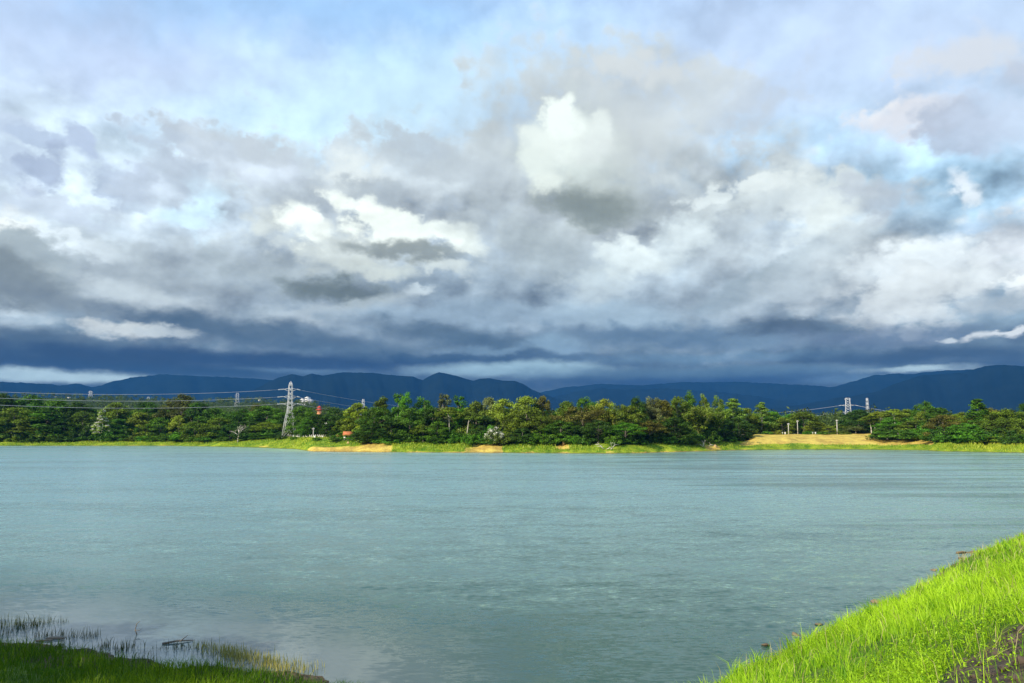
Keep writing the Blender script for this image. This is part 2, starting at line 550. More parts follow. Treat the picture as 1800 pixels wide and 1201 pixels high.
def simple(name, rgb, rough=.7, metal=0.0, var=.25, scale=3.0, spec=.4):
    m, nt, out = material(name); N, L = nt.nodes.new, nt.links.new
    b = N('ShaderNodeBsdfPrincipled')
    b.inputs['Roughness'].default_value = rough; b.inputs['Metallic'].default_value = metal
    b.inputs['Specular IOR Level'].default_value = spec
    n = N('ShaderNodeTexNoise'); n.inputs['Scale'].default_value = scale; n.inputs['Detail'].default_value = 5
    g = N('ShaderNodeNewGeometry'); L(g.outputs['Position'], n.inputs['Vector'])
    r = N('ShaderNodeMapRange'); L(n.outputs[0], r.inputs[0])
    r.inputs[1].default_value = .3; r.inputs[2].default_value = .7
    r.inputs[3].default_value = 1 - var; r.inputs[4].default_value = 1 + var
    x = N('ShaderNodeVectorMath'); x.operation = 'SCALE'; x.inputs[0].default_value = rgb
    L(r.outputs[0], x.inputs['Scale']); L(x.outputs[0], b.inputs['Base Color'])
    L(b.outputs[0], out.inputs[0])
    return m


def leafy(name, trans=.24, base=None, tint2=None, gloss=.015):
    """Leaves and blades: the object's own colour (or base), varied leaf by leaf by the 'tint' attribute."""
    m, nt, out = material(name); N, L = nt.nodes.new, nt.links.new
    at = N('ShaderNodeAttribute'); at.attribute_name = 'tint'
    if base is None:
        oi = N('ShaderNodeObjectInfo'); c0 = oi.outputs['Color']
    else:
        rg = N('ShaderNodeRGB'); rg.outputs[0].default_value = (*base, 1); c0 = rg.outputs[0]
    if tint2 is None:
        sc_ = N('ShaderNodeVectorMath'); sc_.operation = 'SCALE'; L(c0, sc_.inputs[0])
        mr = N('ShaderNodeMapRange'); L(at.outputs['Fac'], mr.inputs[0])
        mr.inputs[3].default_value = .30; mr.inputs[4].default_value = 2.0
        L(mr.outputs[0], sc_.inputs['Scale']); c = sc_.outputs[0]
    else:
        mx = N('ShaderNodeMix'); mx.data_type = 'RGBA'
        L(at.outputs['Fac'], mx.inputs[0]); L(c0, mx.inputs[6]); mx.inputs[7].default_value = (*tint2, 1)
        c = mx.outputs[2]
    d = N('ShaderNodeBsdfDiffuse'); L(c, d.inputs['Color'])
    t = N('ShaderNodeBsdfTranslucent')
    warm = N('ShaderNodeVectorMath'); warm.operation = 'MULTIPLY'; L(c, warm.inputs[0]); warm.inputs[1].default_value = (1.15, 1.1, .55)
    L(warm.outputs[0], t.inputs['Color'])
    mx1 = N('ShaderNodeMixShader'); mx1.inputs[0].default_value = trans
    L(d.outputs[0], mx1.inputs[1]); L(t.outputs[0], mx1.inputs[2])
    g = N('ShaderNodeBsdfGlossy'); g.inputs['Roughness'].default_value = .45
    mx2 = N('ShaderNodeMixShader'); mx2.inputs[0].default_value = gloss
    L(mx1.outputs[0], mx2.inputs[1]); L(g.outputs[0], mx2.inputs[2])
    L(mx2.outputs[0], out.inputs[0])
    return m


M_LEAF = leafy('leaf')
M_BLOSSOM = simple('blossom', (.62, .60, .52), .8)
M_BARK = simple('bark', (.22, .19, .15), .9, var=.5, scale=1.2)
M_PALE = simple('pale_bark', (.50, .47, .40), .9, var=.3, scale=1.2)
M_DEAD = simple('dead_wood', (.55, .50, .42), .9, var=.3, scale=1.5)
M_STEEL = simple('galvanised_steel', (.62, .63, .62), .5, .0, var=.15, scale=.6)
M_WIRE = simple('wire', (.55, .57, .60), .5, var=.05)
M_INSUL = simple('insulator', (.80, .80, .78), .3, var=.05)
M_CONC = simple('concrete', (.50, .48, .43), .9, var=.2, scale=.5)
M_WHITE = simple('white_plaster', (.74, .72, .68), .9, var=.08, scale=.2)
M_GREYW = simple('grey_plaster', (.42, .43, .46), .9, var=.08, scale=.2)
M_ROOF = simple('orange_roof', (.50, .17, .06), .8, var=.25, scale=1.0)
M_REDROOF = simple('red_roof', (.50, .07, .035), .8, var=.2, scale=1.0)
M_GLASS = simple('dark_window', (.05, .06, .08), .2, var=.1)


# ------------------------------------------------------------------ the shape of the place
def on_az(px, table):
    xs, ys = zip(*table)
    return np.interp(px, xs, ys)


def px_of(az):
    """Photo column of an azimuth near the horizon row."""
    return 900 + F_PX * math.cos(PITCH) * np.tan(az) * 1.0065


def az_of(px):
    return np.arctan((np.asarray(px, float) - 900) / (F_PX * math.cos(PITCH) * 1.0065))


SHORE_ROW = [(-900, 783), (0, 784), (300, 784), (420, 786), (480, 788), (525, 790), (556, 794.3), (700, 795.5), (900, 796.5), (1085, 797.5),
             (1150, 796), (1200, 794.5), (1250, 793), (1300, 791.5), (1400, 790.6), (1500, 790.6), (1620, 792), (1650, 794), (1800, 796.5), (2700, 812)]
BANK_H = [(-900, 1.9), (300, 1.9), (420, 2.6), (505, 4.2), (600, 4.2), (645, 3.0), (900, 2.7), (1250, 2.6), (1298, 3.6), (1325, 5.2), (1545, 5.2),
          (1600, 4.4), (1650, 3.0), (2700, 2.8)]
BANK_W = [(-900, 22), (400, 24), (500, 45), (600, 42), (650, 17), (900, 15), (1240, 16), (1310, 42), (1550, 42), (1640, 18), (2700, 18)]
RISE = [(-900, 50), (100, 55), (380, 51), (480, 48), (560, 40), (640, 20), (1000, 12), (1350, 12), (1450, 15), (1560, 14), (1700, 14), (2700, 20)]


def shore_d(px):
    """Horizontal distance from the camera to the water's edge on the far side."""
    row = on_az(px, SHORE_ROW)
    d = CAM_H / np.tan(np.arctan((row - 600.5) / F_PX) - PITCH)      # straight ahead
    px = np.asarray(px, float)
    k = np.sqrt(1 + ((px - 900) / F_PX) ** 2)
    d = d * np.clip(k, 1, 1.35)
    return d + 1.8 * wobble(px / 9.0, px * 0, 3) + 0.25 * wobble(px / 2.3, px * 0, 4)


def land_z(px, s):
    """Height of the far land s metres behind the water's edge."""
    h, wd, rise = on_az(px, BANK_H), on_az(px, BANK_W), on_az(px, RISE)
    s = np.asarray(s, float)
    t = np.clip(s / wd, 0, 1)
    z = np.where(s < 0, s * .12, h * (1 - (1 - t) ** 1.6))
    z = z + np.clip(s - wd, 0, 200) * .006 + rise * np.clip((s - 220) / 700, 0, 1) ** 1.2
    return z


def far_point(px, s):
    """Ground point s metres behind the far water's edge in the direction of a photo column."""
    D = float(shore_d(px)) + s
    a = float(az_of(px))
    return Vector((D * math.sin(a), D * math.cos(a), float(land_z(px, s)))), D


def row_z(py, D):
    """Height that shows at photo row py at distance D (close to straight ahead)."""
    return CAM_H + D * math.tan(PITCH + math.atan((600.5 - py) / F_PX))


def row_zx(px, py, D):
    d = ray(px, py)
    return CAM_H + D * d.z / math.hypot(d.x, d.y)


# ground materials
def far_ground_material():
    m, nt, out = material('far_bank'); N, L = nt.nodes.new, nt.links.new
    g = N('ShaderNodeNewGeometry')
    at = N('ShaderNodeAttribute'); at.attribute_name = 'ochre'
    n = N('ShaderNodeTexNoise'); L(g.outputs['Position'], n.inputs['Vector'])
    n.inputs['Scale'].default_value = .22; n.inputs['Detail'].default_value = 7; n.inputs['Roughness'].default_value = .62
    n2 = N('ShaderNodeTexNoise'); L(g.outputs['Position'], n2.inputs['Vector'])
    n2.inputs['Scale'].default_value = 1.4; n2.inputs['Detail'].default_value = 5
    green = N('ShaderNodeValToRGB'); L(n.outputs[0], green.inputs[0])
    for e, (p, c) in zip(green.color_ramp.elements, ((.36, (.085, .19, .012, 1)), (.64, (.36, .42, .03, 1)))):
        e.position = p; e.color = c
    sand = N('ShaderNodeValToRGB'); L(n2.outputs[0], sand.inputs[0])
    for e, (p, c) in zip(sand.color_ramp.elements, ((.30, (.42, .25, .05, 1)), (.68, (.76, .53, .10, 1)))):
        e.position = p; e.color = c
    dry = N('ShaderNodeValToRGB'); L(n.outputs[0], dry.inputs[0])      # straw-coloured patches on the bare bank
    for e, (p, c) in zip(dry.color_ramp.elements, ((.42, (.36, .26, .07, 1)), (.56, (.78, .66, .14, 1)))):
        e.position = p; e.color = c
    s2 = N('ShaderNodeMix'); s2.data_type = 'RGBA'; s2.inputs[0].default_value = .45
    L(sand.outputs[0], s2.inputs[6]); L(dry.outputs[0], s2.inputs[7])
    a = N('ShaderNodeMath'); a.operation = 'ADD'; L(at.outputs['Fac'], a.inputs[0])
    b = N('ShaderNodeMath'); b.operation = 'MULTIPLY_ADD'; L(n2.outputs[0], b.inputs[0]); b.inputs[1].default_value = .9; b.inputs[2].default_value = -.45
    L(b.outputs[0], a.inputs[1])
    st = N('ShaderNodeMapRange'); st.interpolation_type = 'SMOOTHSTEP'; L(a.outputs[0], st.inputs[0])
    st.inputs[1].default_value = .36; st.inputs[2].default_value = .64
    mx = N('ShaderNodeMix'); mx.data_type = 'RGBA'
    L(st.outputs[0], mx.inputs[0]); L(green.outputs[0], mx.inputs[6]); L(s2.outputs[2], mx.inputs[7])
    p = N('ShaderNodeBsdfPrincipled'); p.inputs['Roughness'].default_value = .95; p.inputs['Specular IOR Level'].default_value = .1
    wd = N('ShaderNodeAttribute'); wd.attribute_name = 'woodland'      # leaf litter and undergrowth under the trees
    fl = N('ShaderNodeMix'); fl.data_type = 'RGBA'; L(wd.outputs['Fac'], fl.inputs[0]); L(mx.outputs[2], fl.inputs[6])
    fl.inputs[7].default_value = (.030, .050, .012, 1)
    sp = N('ShaderNodeSeparateXYZ'); L(g.outputs['Position'], sp.inputs[0])
    zz = N('ShaderNodeMath'); zz.operation = 'MULTIPLY_ADD'; L(n2.outputs[0], zz.inputs[0]); zz.inputs[1].default_value = -.5; L(sp.outputs[2], zz.inputs[2])
    wt = N('ShaderNodeMapRange'); L(zz.outputs[0], wt.inputs[0])      # wet mud at the water's edge
    for i_, x_ in enumerate((-.20, .02, .75, 0.0)): wt.inputs[1 + i_].default_value = x_
    wm = N('ShaderNodeMix'); wm.data_type = 'RGBA'; L(wt.outputs[0], wm.inputs[0]); L(fl.outputs[2], wm.inputs[6]); wm.inputs[7].default_value = (.085, .062, .035, 1)
    L(wm.outputs[2], p.inputs['Base Color'])
    bp = N('ShaderNodeBump'); bp.inputs['Distance'].default_value = .35; L(n2.outputs[0], bp.inputs['Height']); L(bp.outputs[0], p.inputs['Normal'])
    L(p.outputs[0], out.inputs[0])
    return m


OCHRE = [(552, 690, -2, 9, .95), (690, 822, -2, 1.2, .8), (822, 884, -2, 12, 1.0), (884, 1310, -2, .9, .75), (975, 1000, 5, 12, .7), (1300, 1630, 9, 60, 1.0),
         (640, 678, 8, 22, .9), (0, 330, -2, .8, .7), (0, 120, 8, 14, .35), (440, 480, 1, 6, .6), (1240, 1262, 2, 9, .8), (1060, 1095, 0, 3, .6)]


def ochre_at(px, s):
    o = np.zeros(np.broadcast(px, s).shape)
    wob = 3.0 * wobble(px / 12.0, s / 4.0, 21)
    for x0, x1, s0, s1, v in OCHRE:
        e = np.minimum(np.minimum((px - x0) / 8 + wob * .4, (x1 - px) / 8 + wob * .4), np.minimum((s - s0) / 1.0 + wob * .3, (s1 - s) / 1.5 + wob * .3))
        o = np.maximum(o, v * np.clip(e * .5 + .5, 0, 1))
    return o


def build_far_land():
    px = px_of(np.linspace(math.radians(-72), math.radians(72), 1500))
    px = np.clip(px, -4200, 6000)
    az = np.linspace(math.radians(-72), math.radians(72), 1500)
    S = np.concatenate([[-30, -10, -4, -1.5, -.5, 0], np.arange(.6, 12, .8), np.arange(12, 60, 2.0), [70, 90, 120, 160, 220, 300, 400, 550, 750, 1000, 1500, 2500, 5000, 9500]])
    pxx, SS = np.meshgrid(px, S, indexing='ij')
    azz = az[:, None] + 0 * SS
    D = shore_d(px)[:, None] + SS
    Zh = land_z(pxx, SS)
    bump = .22 * wobble(D * np.sin(azz), D * np.cos(azz), 5, .35) + .5 * wobble(D * np.sin(azz), D * np.cos(azz), 6, .09)
    Zh = Zh + bump * np.clip(SS / 6, 0, 1) * (SS < 400)
    V = np.stack([D * np.sin(azz), D * np.cos(azz), Zh], -1)
    n, k = SS.shape
    i, j = np.meshgrid(np.arange(n - 1), np.arange(k - 1), indexing='ij')
    a = i * k + j
    Q = np.stack([a, a + k, a + k + 1, a + 1], -1)
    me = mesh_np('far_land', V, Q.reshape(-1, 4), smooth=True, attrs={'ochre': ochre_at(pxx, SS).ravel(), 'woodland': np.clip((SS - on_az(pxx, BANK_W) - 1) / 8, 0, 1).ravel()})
    o = link('far_land', me, far_ground_material())
    tag(o, 'green and ochre far shore of the lake with grassy low bank', 'land', kind='structure')


build_far_land()


# ------------------------------------------------------------------ near embankments: one to the right, one to the left
NR_P, NR_N = Vector((5.05, 20.0)), Vector((.743, -.669))     # a point of the right waterline, and the way inland
NL_P, NL_N = Vector((-4.09, 19.89)), Vector((-.367, -.930))


def near_z(x, y):
    x, y = np.asarray(x, float), np.asarray(y, float)
    wob = .16 * wobble(x, y, 31, .9) + .30 * wobble(x, y, 32, .25)
    dr = (x - NR_P.x) * NR_N.x + (y - NR_P.y) * NR_N.y + wob
    dl = (x - NL_P.x) * NL_N.x + (y - NL_P.y) * NL_N.y + wob
    zr = np.where(dr < 0, dr * .35, np.minimum(dr * .48, 4.4 + 0 * dr))
    zl = np.where(dl < 0, dl * .22, np.where(dl < 5.0, dl * .10, np.minimum(.5 + (dl - 5.0) * .325, 4.4)))
    z = np.maximum(zr, zl)
    z = z + .05 * wobble(x, y, 33, 2.2) + .025 * wobble(x, y, 34, 6.0)
    return np.maximum(z, -2.2), dr, dl


def near_ground_material():
    m, nt, out = material('near_bank_soil'); N, L = nt.nodes.new, nt.links.new
    g = N('ShaderNodeNewGeometry')
    n = N('ShaderNodeTexNoise'); L(g.outputs['Position'], n.inputs['Vector'])
    n.inputs['Scale'].default_value = 2.6; n.inputs['Detail'].default_value = 9; n.inputs['Roughness'].default_value = .65
    r = N('ShaderNodeValToRGB'); L(n.outputs[0], r.inputs[0])
    for e, (p, c) in zip(r.color_ramp.elements, ((.32, (.030, .021, .014, 1)), (.70, (.15, .105, .06, 1)))):
        e.position = p; e.color = c
    v = N('ShaderNodeTexVoronoi'); v.inputs['Scale'].default_value = 7; L(g.outputs['Position'], v.inputs['Vector'])
    h = N('ShaderNodeMath'); h.operation = 'ADD'; L(n.outputs[0], h.inputs[0]); L(v.outputs['Distance'], h.inputs[1])
    bp = N('ShaderNodeBump'); bp.inputs['Distance'].default_value = .06; L(h.outputs[0], bp.inputs['Height'])
    p = N('ShaderNodeBsdfPrincipled'); p.inputs['Roughness'].default_value = .9; p.inputs['Specular IOR Level'].default_value = .25
    at = N('ShaderNodeAttribute'); at.attribute_name = 'grassy'      # thatch and moss where grass grows
    mx = N('ShaderNodeMix'); mx.data_type = 'RGBA'; L(at.outputs['Fac'], mx.inputs[0]); L(r.outputs[0], mx.inputs[6])
    th = N('ShaderNodeValToRGB'); L(n.outputs[0], th.inputs[0])
    for e, (q_, c) in zip(th.color_ramp.elements, ((.3, (.045, .085, .008, 1)), (.7, (.13, .20, .02, 1)))):
        e.position = q_; e.color = c
    L(th.outputs[0], mx.inputs[7])
    L(mx.outputs[2], p.inputs['Base Color']); L(bp.outputs[0], p.inputs['Normal'])
    L(p.outputs[0], out.inputs[0])
    return m


def to_px(x, y, z):
    """Photo coordinates of world points (arrays)."""
    dz = z - CAM_H
    f = np.maximum(y * math.cos(PITCH) + dz * math.sin(PITCH), .5)
    u = -y * math.sin(PITCH) + dz * math.cos(PITCH)
    return 900 + F_PX * x / f, 600.5 - F_PX * u / f


def bare_soil(px, py):
    """The stony patch without grass in the lower right corner."""
    return (px - 1800) * .58 + (py - 1105) * .80 - 22 * np.sin(px * .021) - 10 * np.sin(px * .055 + 1) > 0


def build_near_land():
    gx = np.concatenate([np.linspace(-160, -26, 40)[:-1], np.arange(-26, 36, .22), np.linspace(36, 190, 45)])
    gy = np.concatenate([np.linspace(-160, 3, 40)[:-1], np.arange(3, 52, .22), np.linspace(52, 190, 45)])
    X, Y = np.meshgrid(gx, gy, indexing='ij')
    Z, dr, dl = near_z(X, Y)
    n, k = X.shape
    i, j = np.meshgrid(np.arange(n - 1), np.arange(k - 1), indexing='ij')
    a = i * k + j
    Q = np.stack([a, a + k, a + k + 1, a + 1], -1)
    keep = np.maximum(np.maximum(Z[:-1, :-1], Z[1:, :-1]), np.maximum(Z[:-1, 1:], Z[1:, 1:])) > -2.15
    me = mesh_np('near_bank', np.stack([X, Y, Z], -1), Q[keep], smooth=True, attrs={'grassy': ((Z > .16 + .1 * wobble(X, Y, 48, 1.2)) & ~bare_soil(*to_px(X, Y, Z))).astype(float).ravel()})
    o = link('near_bank', me, near_ground_material())
    tag(o, 'earth embankment sloping into the lake in the foreground', 'ground', kind='structure')
    # the deep lake bed that ties all land together
    me = mesh_np('lake_bed', [(-11900, -7400, -3.2), (11900, -7400, -3.2), (11900, 10000, -3.2), (-11900, 10000, -3.2)], [(0, 1, 2, 3)])
    o = link('ground', me, simple('lake_mud', (.06, .05, .035)))
    tag(o, 'muddy ground under the whole lake and valley', 'ground', kind='structure')


build_near_land()


# ------------------------------------------------------------------ water
SHEEN, SHEEN_R = 1.0, .215
ROUGH, RIPPLE, WAVE = .15, .66, .30


def water_material():
    m, nt, out = material('lake_water'); N, L = nt.nodes.new, nt.links.new
    g = N('ShaderNodeNewGeometry'); P = g.outputs['Position']

    def vm(op, a, b):
        n = N('ShaderNodeVectorMath'); n.operation = op; L(a, n.inputs[0])
        n.inputs[1].default_value = b
        return n.outputs['Value'] if op == 'DOT_PRODUCT' else n.outputs[0]

    def ns(v, s, d, r=.55):
        n = N('ShaderNodeTexNoise'); L(v, n.inputs['Vector']); n.inputs['Scale'].default_value = s
        n.inputs['Detail'].default_value = d; n.inputs['Roughness'].default_value = r
        return n.outputs[0]

    def mr(v, a, b, c, d):
        n = N('ShaderNodeMapRange'); n.interpolation_type = 'SMOOTHSTEP'; L(v, n.inputs[0])
        for i, x in enumerate((a, b, c, d)): n.inputs[1 + i].default_value = x
        return n.outputs[0]

    def ma(op, a, b):
        n = N('ShaderNodeMath'); n.operation = op; L(a, n.inputs[0])
        if isinstance(b, float): n.inputs[1].default_value = b
        else: L(b, n.inputs[1])
        return n.outputs[0]

    def nc(v, s, d, r=.55):
        n = N('ShaderNodeTexNoise'); L(v, n.inputs['Vector']); n.inputs['Scale'].default_value = s
        n.inputs['Detail'].default_value = d; n.inputs['Roughness'].default_value = r
        return vm('SUBTRACT', n.outputs['Color'], (.5, .5, .5))

    # slopes of ripples and of longer waves, a little longer across the wind than along it
    rip = nc(vm('MULTIPLY', P, (.55, 1.5, 1)), 5.5, 3, .6)
    wav = nc(vm('MULTIPLY', P, (.55, 1.2, 1)), .8, 2, .5)
    # gusts: long streaks of rougher and smoother water
    gust = ns(vm('MULTIPLY', P, (.30, 1.0, 1)), .06, 4, .6)
    amp = mr(gust, .36, .64, .62, 1.30)
    # thin dark cat's-paws where the wind comes off the right shore
    paw = ns(vm('MULTIPLY', P, (.02, .15, 1)), 1.0, 4, .6)
    side = mr(vm('DOT_PRODUCT', P, (1, .12, 0)), 0.0, 60.0, -.06, .22)
    streak = mr(ma('ADD', paw, side), .64, .78, 1.0, .55)
    # the lee of the left bank lies still
    lee = vm('DOT_PRODUCT', P, (.364, .931, 0))
    n2 = ns(P, .16, 3)
    d0 = -.364 * 4.09 + .931 * 19.89
    still = mr(ma('ADD', lee, ma('MULTIPLY', n2, 7.0)), d0 + 2.5, d0 + 17.0, .06, 1.0)
    still = ma('MAXIMUM', still, mr(vm('DOT_PRODUCT', P, (1, 0, 0)), -5.0, 4.0, 0.0, .75))
    amp = ma('MULTIPLY', amp, still)
    sl = N('ShaderNodeVectorMath'); sl.operation = 'ADD'
    L(vm('MULTIPLY', rip, (RIPPLE, RIPPLE, 0)), sl.inputs[0]); L(vm('MULTIPLY', wav, (WAVE, WAVE, 0)), sl.inputs[1])
    sc_ = N('ShaderNodeVectorMath'); sc_.operation = 'SCALE'; L(sl.outputs[0], sc_.inputs[0]); L(amp, sc_.inputs['Scale'])
    nm = N('ShaderNodeVectorMath'); nm.operation = 'NORMALIZE'; L(vm('ADD', sc_.outputs[0], (0, 0, 1)), nm.inputs[0])
    b = N('ShaderNodeBsdfPrincipled')
    L(mr(amp, 0.05, 1.3, .07, ROUGH), b.inputs['Roughness'])      # unseen wavelets
    b.inputs['IOR'].default_value = 1.34
    b.inputs['Specular IOR Level'].default_value = .5
    L(ma('MULTIPLY', ma('MULTIPLY', mr(still, .25, .95, 0.0, 1.0), ma('MULTIPLY', mr(gust, .50, .62, 1.0, .90), streak)), SHEEN), b.inputs['Sheen Weight'])      # light scattered by countless wavelet crests at low angles
    b.inputs['Sheen Roughness'].default_value = SHEEN_R
    b.inputs['Sheen Tint'].default_value = (.74, 1.0, .97, 1)
    L(nm.outputs[0], b.inputs['Normal'])
    # pale sky reflection off the left bank, painted into the water's base colour
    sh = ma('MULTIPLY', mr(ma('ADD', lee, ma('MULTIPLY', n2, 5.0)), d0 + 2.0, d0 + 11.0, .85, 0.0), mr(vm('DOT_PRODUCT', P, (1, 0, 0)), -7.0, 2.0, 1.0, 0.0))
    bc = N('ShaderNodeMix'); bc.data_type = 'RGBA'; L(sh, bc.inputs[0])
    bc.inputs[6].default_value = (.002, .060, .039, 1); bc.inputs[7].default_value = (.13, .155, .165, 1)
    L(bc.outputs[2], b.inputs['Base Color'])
    far = N('ShaderNodeBsdfSheen'); far.inputs['Roughness'].default_value = .18
    fc = N('ShaderNodeVectorMath'); fc.operation = 'SCALE'; fc.inputs[0].default_value = (.70, .93, .92)
    L(ma('MULTIPLY', streak, mr(gust, .44, .62, 1.0, .70)), fc.inputs['Scale']); L(fc.outputs[0], far.inputs['Color'])
    L(nm.outputs[0], far.inputs['Normal'])
    ad = N('ShaderNodeAddShader'); L(b.outputs[0], ad.inputs[0]); L(far.outputs[0], ad.inputs[1])
    L(ad.outputs[0], out.inputs[0])
    return m


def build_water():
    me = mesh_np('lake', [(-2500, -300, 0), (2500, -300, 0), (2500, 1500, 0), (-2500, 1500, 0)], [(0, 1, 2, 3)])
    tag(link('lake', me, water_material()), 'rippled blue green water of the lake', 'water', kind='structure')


build_water()


# ------------------------------------------------------------------ mountains
def mountain_material(name, a, b):
    m, nt, out = material(name); N, L = nt.nodes.new, nt.links.new
    g = N('ShaderNodeNewGeometry')
    n = N('ShaderNodeTexNoise'); L(g.outputs['Position'], n.inputs['Vector'])
    n.inputs['Scale'].default_value = .006; n.inputs['Detail'].default_value = 8; n.inputs['Roughness'].default_value = .65
    r = N('ShaderNodeValToRGB'); L(n.outputs[0], r.inputs[0])
    for e, (p, c) in zip(r.color_ramp.elements, ((.35, (*a, 1)), (.65, (*b, 1)))):
        e.position = p; e.color = c
    p = N('ShaderNodeBsdfDiffuse'); L(r.outputs[0], p.inputs['Color'])
    L(p.outputs[0], out.inputs[0])
    return m


M_MOUNT = mountain_material('forested_mountain', (.005, .011, .011), (.009, .017, .015))  # forest colour darkened to stand in for cloud shadow over the ranges

RANGES = [
    ('mountain', 'hazy far mountain ridge rising into cloud on the left', 7600, 1700,
     [(-420, 690), (-200, 676), (-60, 668), (0, 672), (30, 674), (60, 674.5), (100, 678), (135, 675.5), (160, 680), (178, 679), (200, 670), (230, 665), (260, 661), (290, 659), (340, 662), (400, 664), (460, 667), (520, 672), (620, 690), (760, 712)]),
    ('mountain', 'blue double-peaked mountain ridge behind the middle trees', 6000, 1600,
     [(395, 714), (430, 694), (470, 674), (490, 664), (513, 659), (532, 663), (548, 657), (568, 661), (590, 657), (632, 655.5), (690, 660), (725, 663), (743, 669.5), (758, 661), (772, 655.5), (800, 661), (832, 670.5), (845, 667), (860, 665), (885, 671), (905, 671.5), (918, 675), (935, 685), (955, 694), (985, 704), (1030, 716)]),
    ('mountain', 'faint rain-veiled mountain ridge right of the middle peaks', 8000, 1500,
     [(880, 712), (940, 694), (990, 682), (1060, 676), (1130, 678), (1200, 673), (1290, 672), (1370, 675), (1440, 679), (1520, 690), (1620, 712)]),
    ('mountain', 'low blue foothill in front of the rain-veiled ridge', 6800, 1400,
     [(900, 716), (960, 701), (1005, 691), (1060, 683), (1100, 686), (1180, 684), (1260, 690), (1330, 697), (1400, 712)]),
    ('mountain', 'grey blue mountain shoulder under the cloud on the right', 7600, 1700,
     [(1290, 716), (1350, 702), (1400, 690), (1440, 683), (1470, 680), (1490, 674), (1512, 668), (1535, 661), (1570, 658), (1610, 658), (1660, 652), (1740, 650), (1900, 664), (2100, 700)]),
    ('mountain', 'broad dark blue mountain closing the view on the far right', 6000, 1700,
     [(1340, 722), (1420, 710), (1480, 700), (1540, 689), (1580, 674), (1605, 666), (1622, 661), (1650, 659), (1690, 657), (1712, 651), (1735, 644), (1760, 642), (1800, 645), (1850, 640), (1950, 650), (2150, 668), (2400, 690)]),
]


def build_mountains():
    for ri, (nm, lab, D0, half, ridge) in enumerate(RANGES):
        x0, x1 = ridge[0][0], ridge[-1][0]
        px = np.arange(x0, x1 + 1, 2.0)
        row = on_az(px, ridge)
        fine = .5 * wobble(px / 2.6, px * 0, 60 + ri)
        row = row + .9 * wobble(px / 9.0, px * 0, 40 + ri)
        az = az_of(px)
        T = np.linspace(-1, 1, 41)
        pp, TT = np.meshgrid(px, T, indexing='ij')
        # the crest wanders in depth, and spurs run down from it
        crest = D0 + 300 * wobble(px / 70.0, px * 0, 80 + ri)
        top = np.array([row_zx(float(a), float(r), float(d)) for a, r, d in zip(px, row, crest)])
        prof = np.where(TT < 0, (1 - np.abs(TT)) ** 1.25, (1 - np.abs(TT)) ** .9)
        D = crest[:, None] + TT * half
        spur = .22 * wobble(pp / 26.0 + TT * 1.2, TT * 2.0, 90 + ri) * (np.abs(TT) * (1 - np.abs(TT)) * 4)
        Z = np.maximum(top[:, None], 5) * np.clip(prof * (1 + spur), 0, 1.0) + 4 - 12 * np.abs(TT)
        Z = Z + (fine * D0 / F_PX)[:, None] * np.exp(-np.abs(TT) * 14)
        A = az[:, None] + 0 * TT
        V = np.stack([D * np.sin(A), D * np.cos(A), Z], -1)
        n, k = pp.shape
        i, j = np.meshgrid(np.arange(n - 1), np.arange(k - 1), indexing='ij')
        a = i * k + j
        me = mesh_np('mountain', V, np.stack([a, a + k, a + k + 1, a + 1], -1).reshape(-1, 4), smooth=True)
        tag(link('mountain', me, M_MOUNT), lab, 'mountain', kind='structure')


build_mountains()


# ------------------------------------------------------------------ air
def build_haze():
    mb = MB().box((0, 1300, 371), (24000, 17600, 750))
    m, nt, out = material('haze_air')
    v = nt.nodes.new('ShaderNodeVolumePrincipled')
    v.inputs['Color'].default_value = (*HAZE_COLOUR, 1)
    v.inputs['Density'].default_value = HAZE_DENSITY
    nt.links.new(v.outputs[0], out.inputs['Volume'])
    tag(mb.build('haze', m), 'thin blue air between the lake and the far mountains', 'haze', kind='stuff')


build_haze()

# ------------------------------------------------------------------ trees: a few of each kind, then copied
def leaves_mesh(name, centres, radii, per, size, seed, flat=.7, droop=0.0, up=.35):
    """Leaf-sized quads scattered through clumps; 'tint' darkens some leaves and lightens others."""
    r = np.random.default_rng(seed)
    centres, radii = np.asarray(centres, float), np.asarray(radii, float)
    if np.isscalar(per): per = np.full(len(centres), per)
    idx = np.repeat(np.arange(len(centres)), per)
    n = len(idx)
    d = r.normal(size=(n, 3)); d /= np.linalg.norm(d, axis=1, keepdims=True)
    rad = r.random(n) ** .42
    off = d * rad[:, None] * radii[idx][:, None]
    off[:, 2] *= flat
    c = centres[idx] + off
    c[:, 2] -= droop * (off[:, 0] ** 2 + off[:, 1] ** 2)
    nrm = d * .75 + r.normal(size=(n, 3)) * .55 + np.array([0, 0, up])
    nrm /= np.linalg.norm(nrm, axis=1, keepdims=True)
    t = np.cross(nrm, r.normal(size=(n, 3))); t /= np.linalg.norm(t, axis=1, keepdims=True)
    b = np.cross(nrm, t)
    s = size * r.uniform(.6, 1.4, n)[:, None]
    w = .36 * s
    V = np.stack([c - t * s * .5, c + b * w * .5 - t * s * .05, c + t * s * .5, c - b * w * .5 - t * s * .05], 1)
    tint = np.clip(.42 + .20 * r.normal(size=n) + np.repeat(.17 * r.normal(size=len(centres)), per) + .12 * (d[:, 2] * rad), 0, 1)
    return mesh_np(name, V.reshape(-1, 3), np.arange(n * 4).reshape(-1, 4), attrs={'tint': np.repeat(tint, 4)})


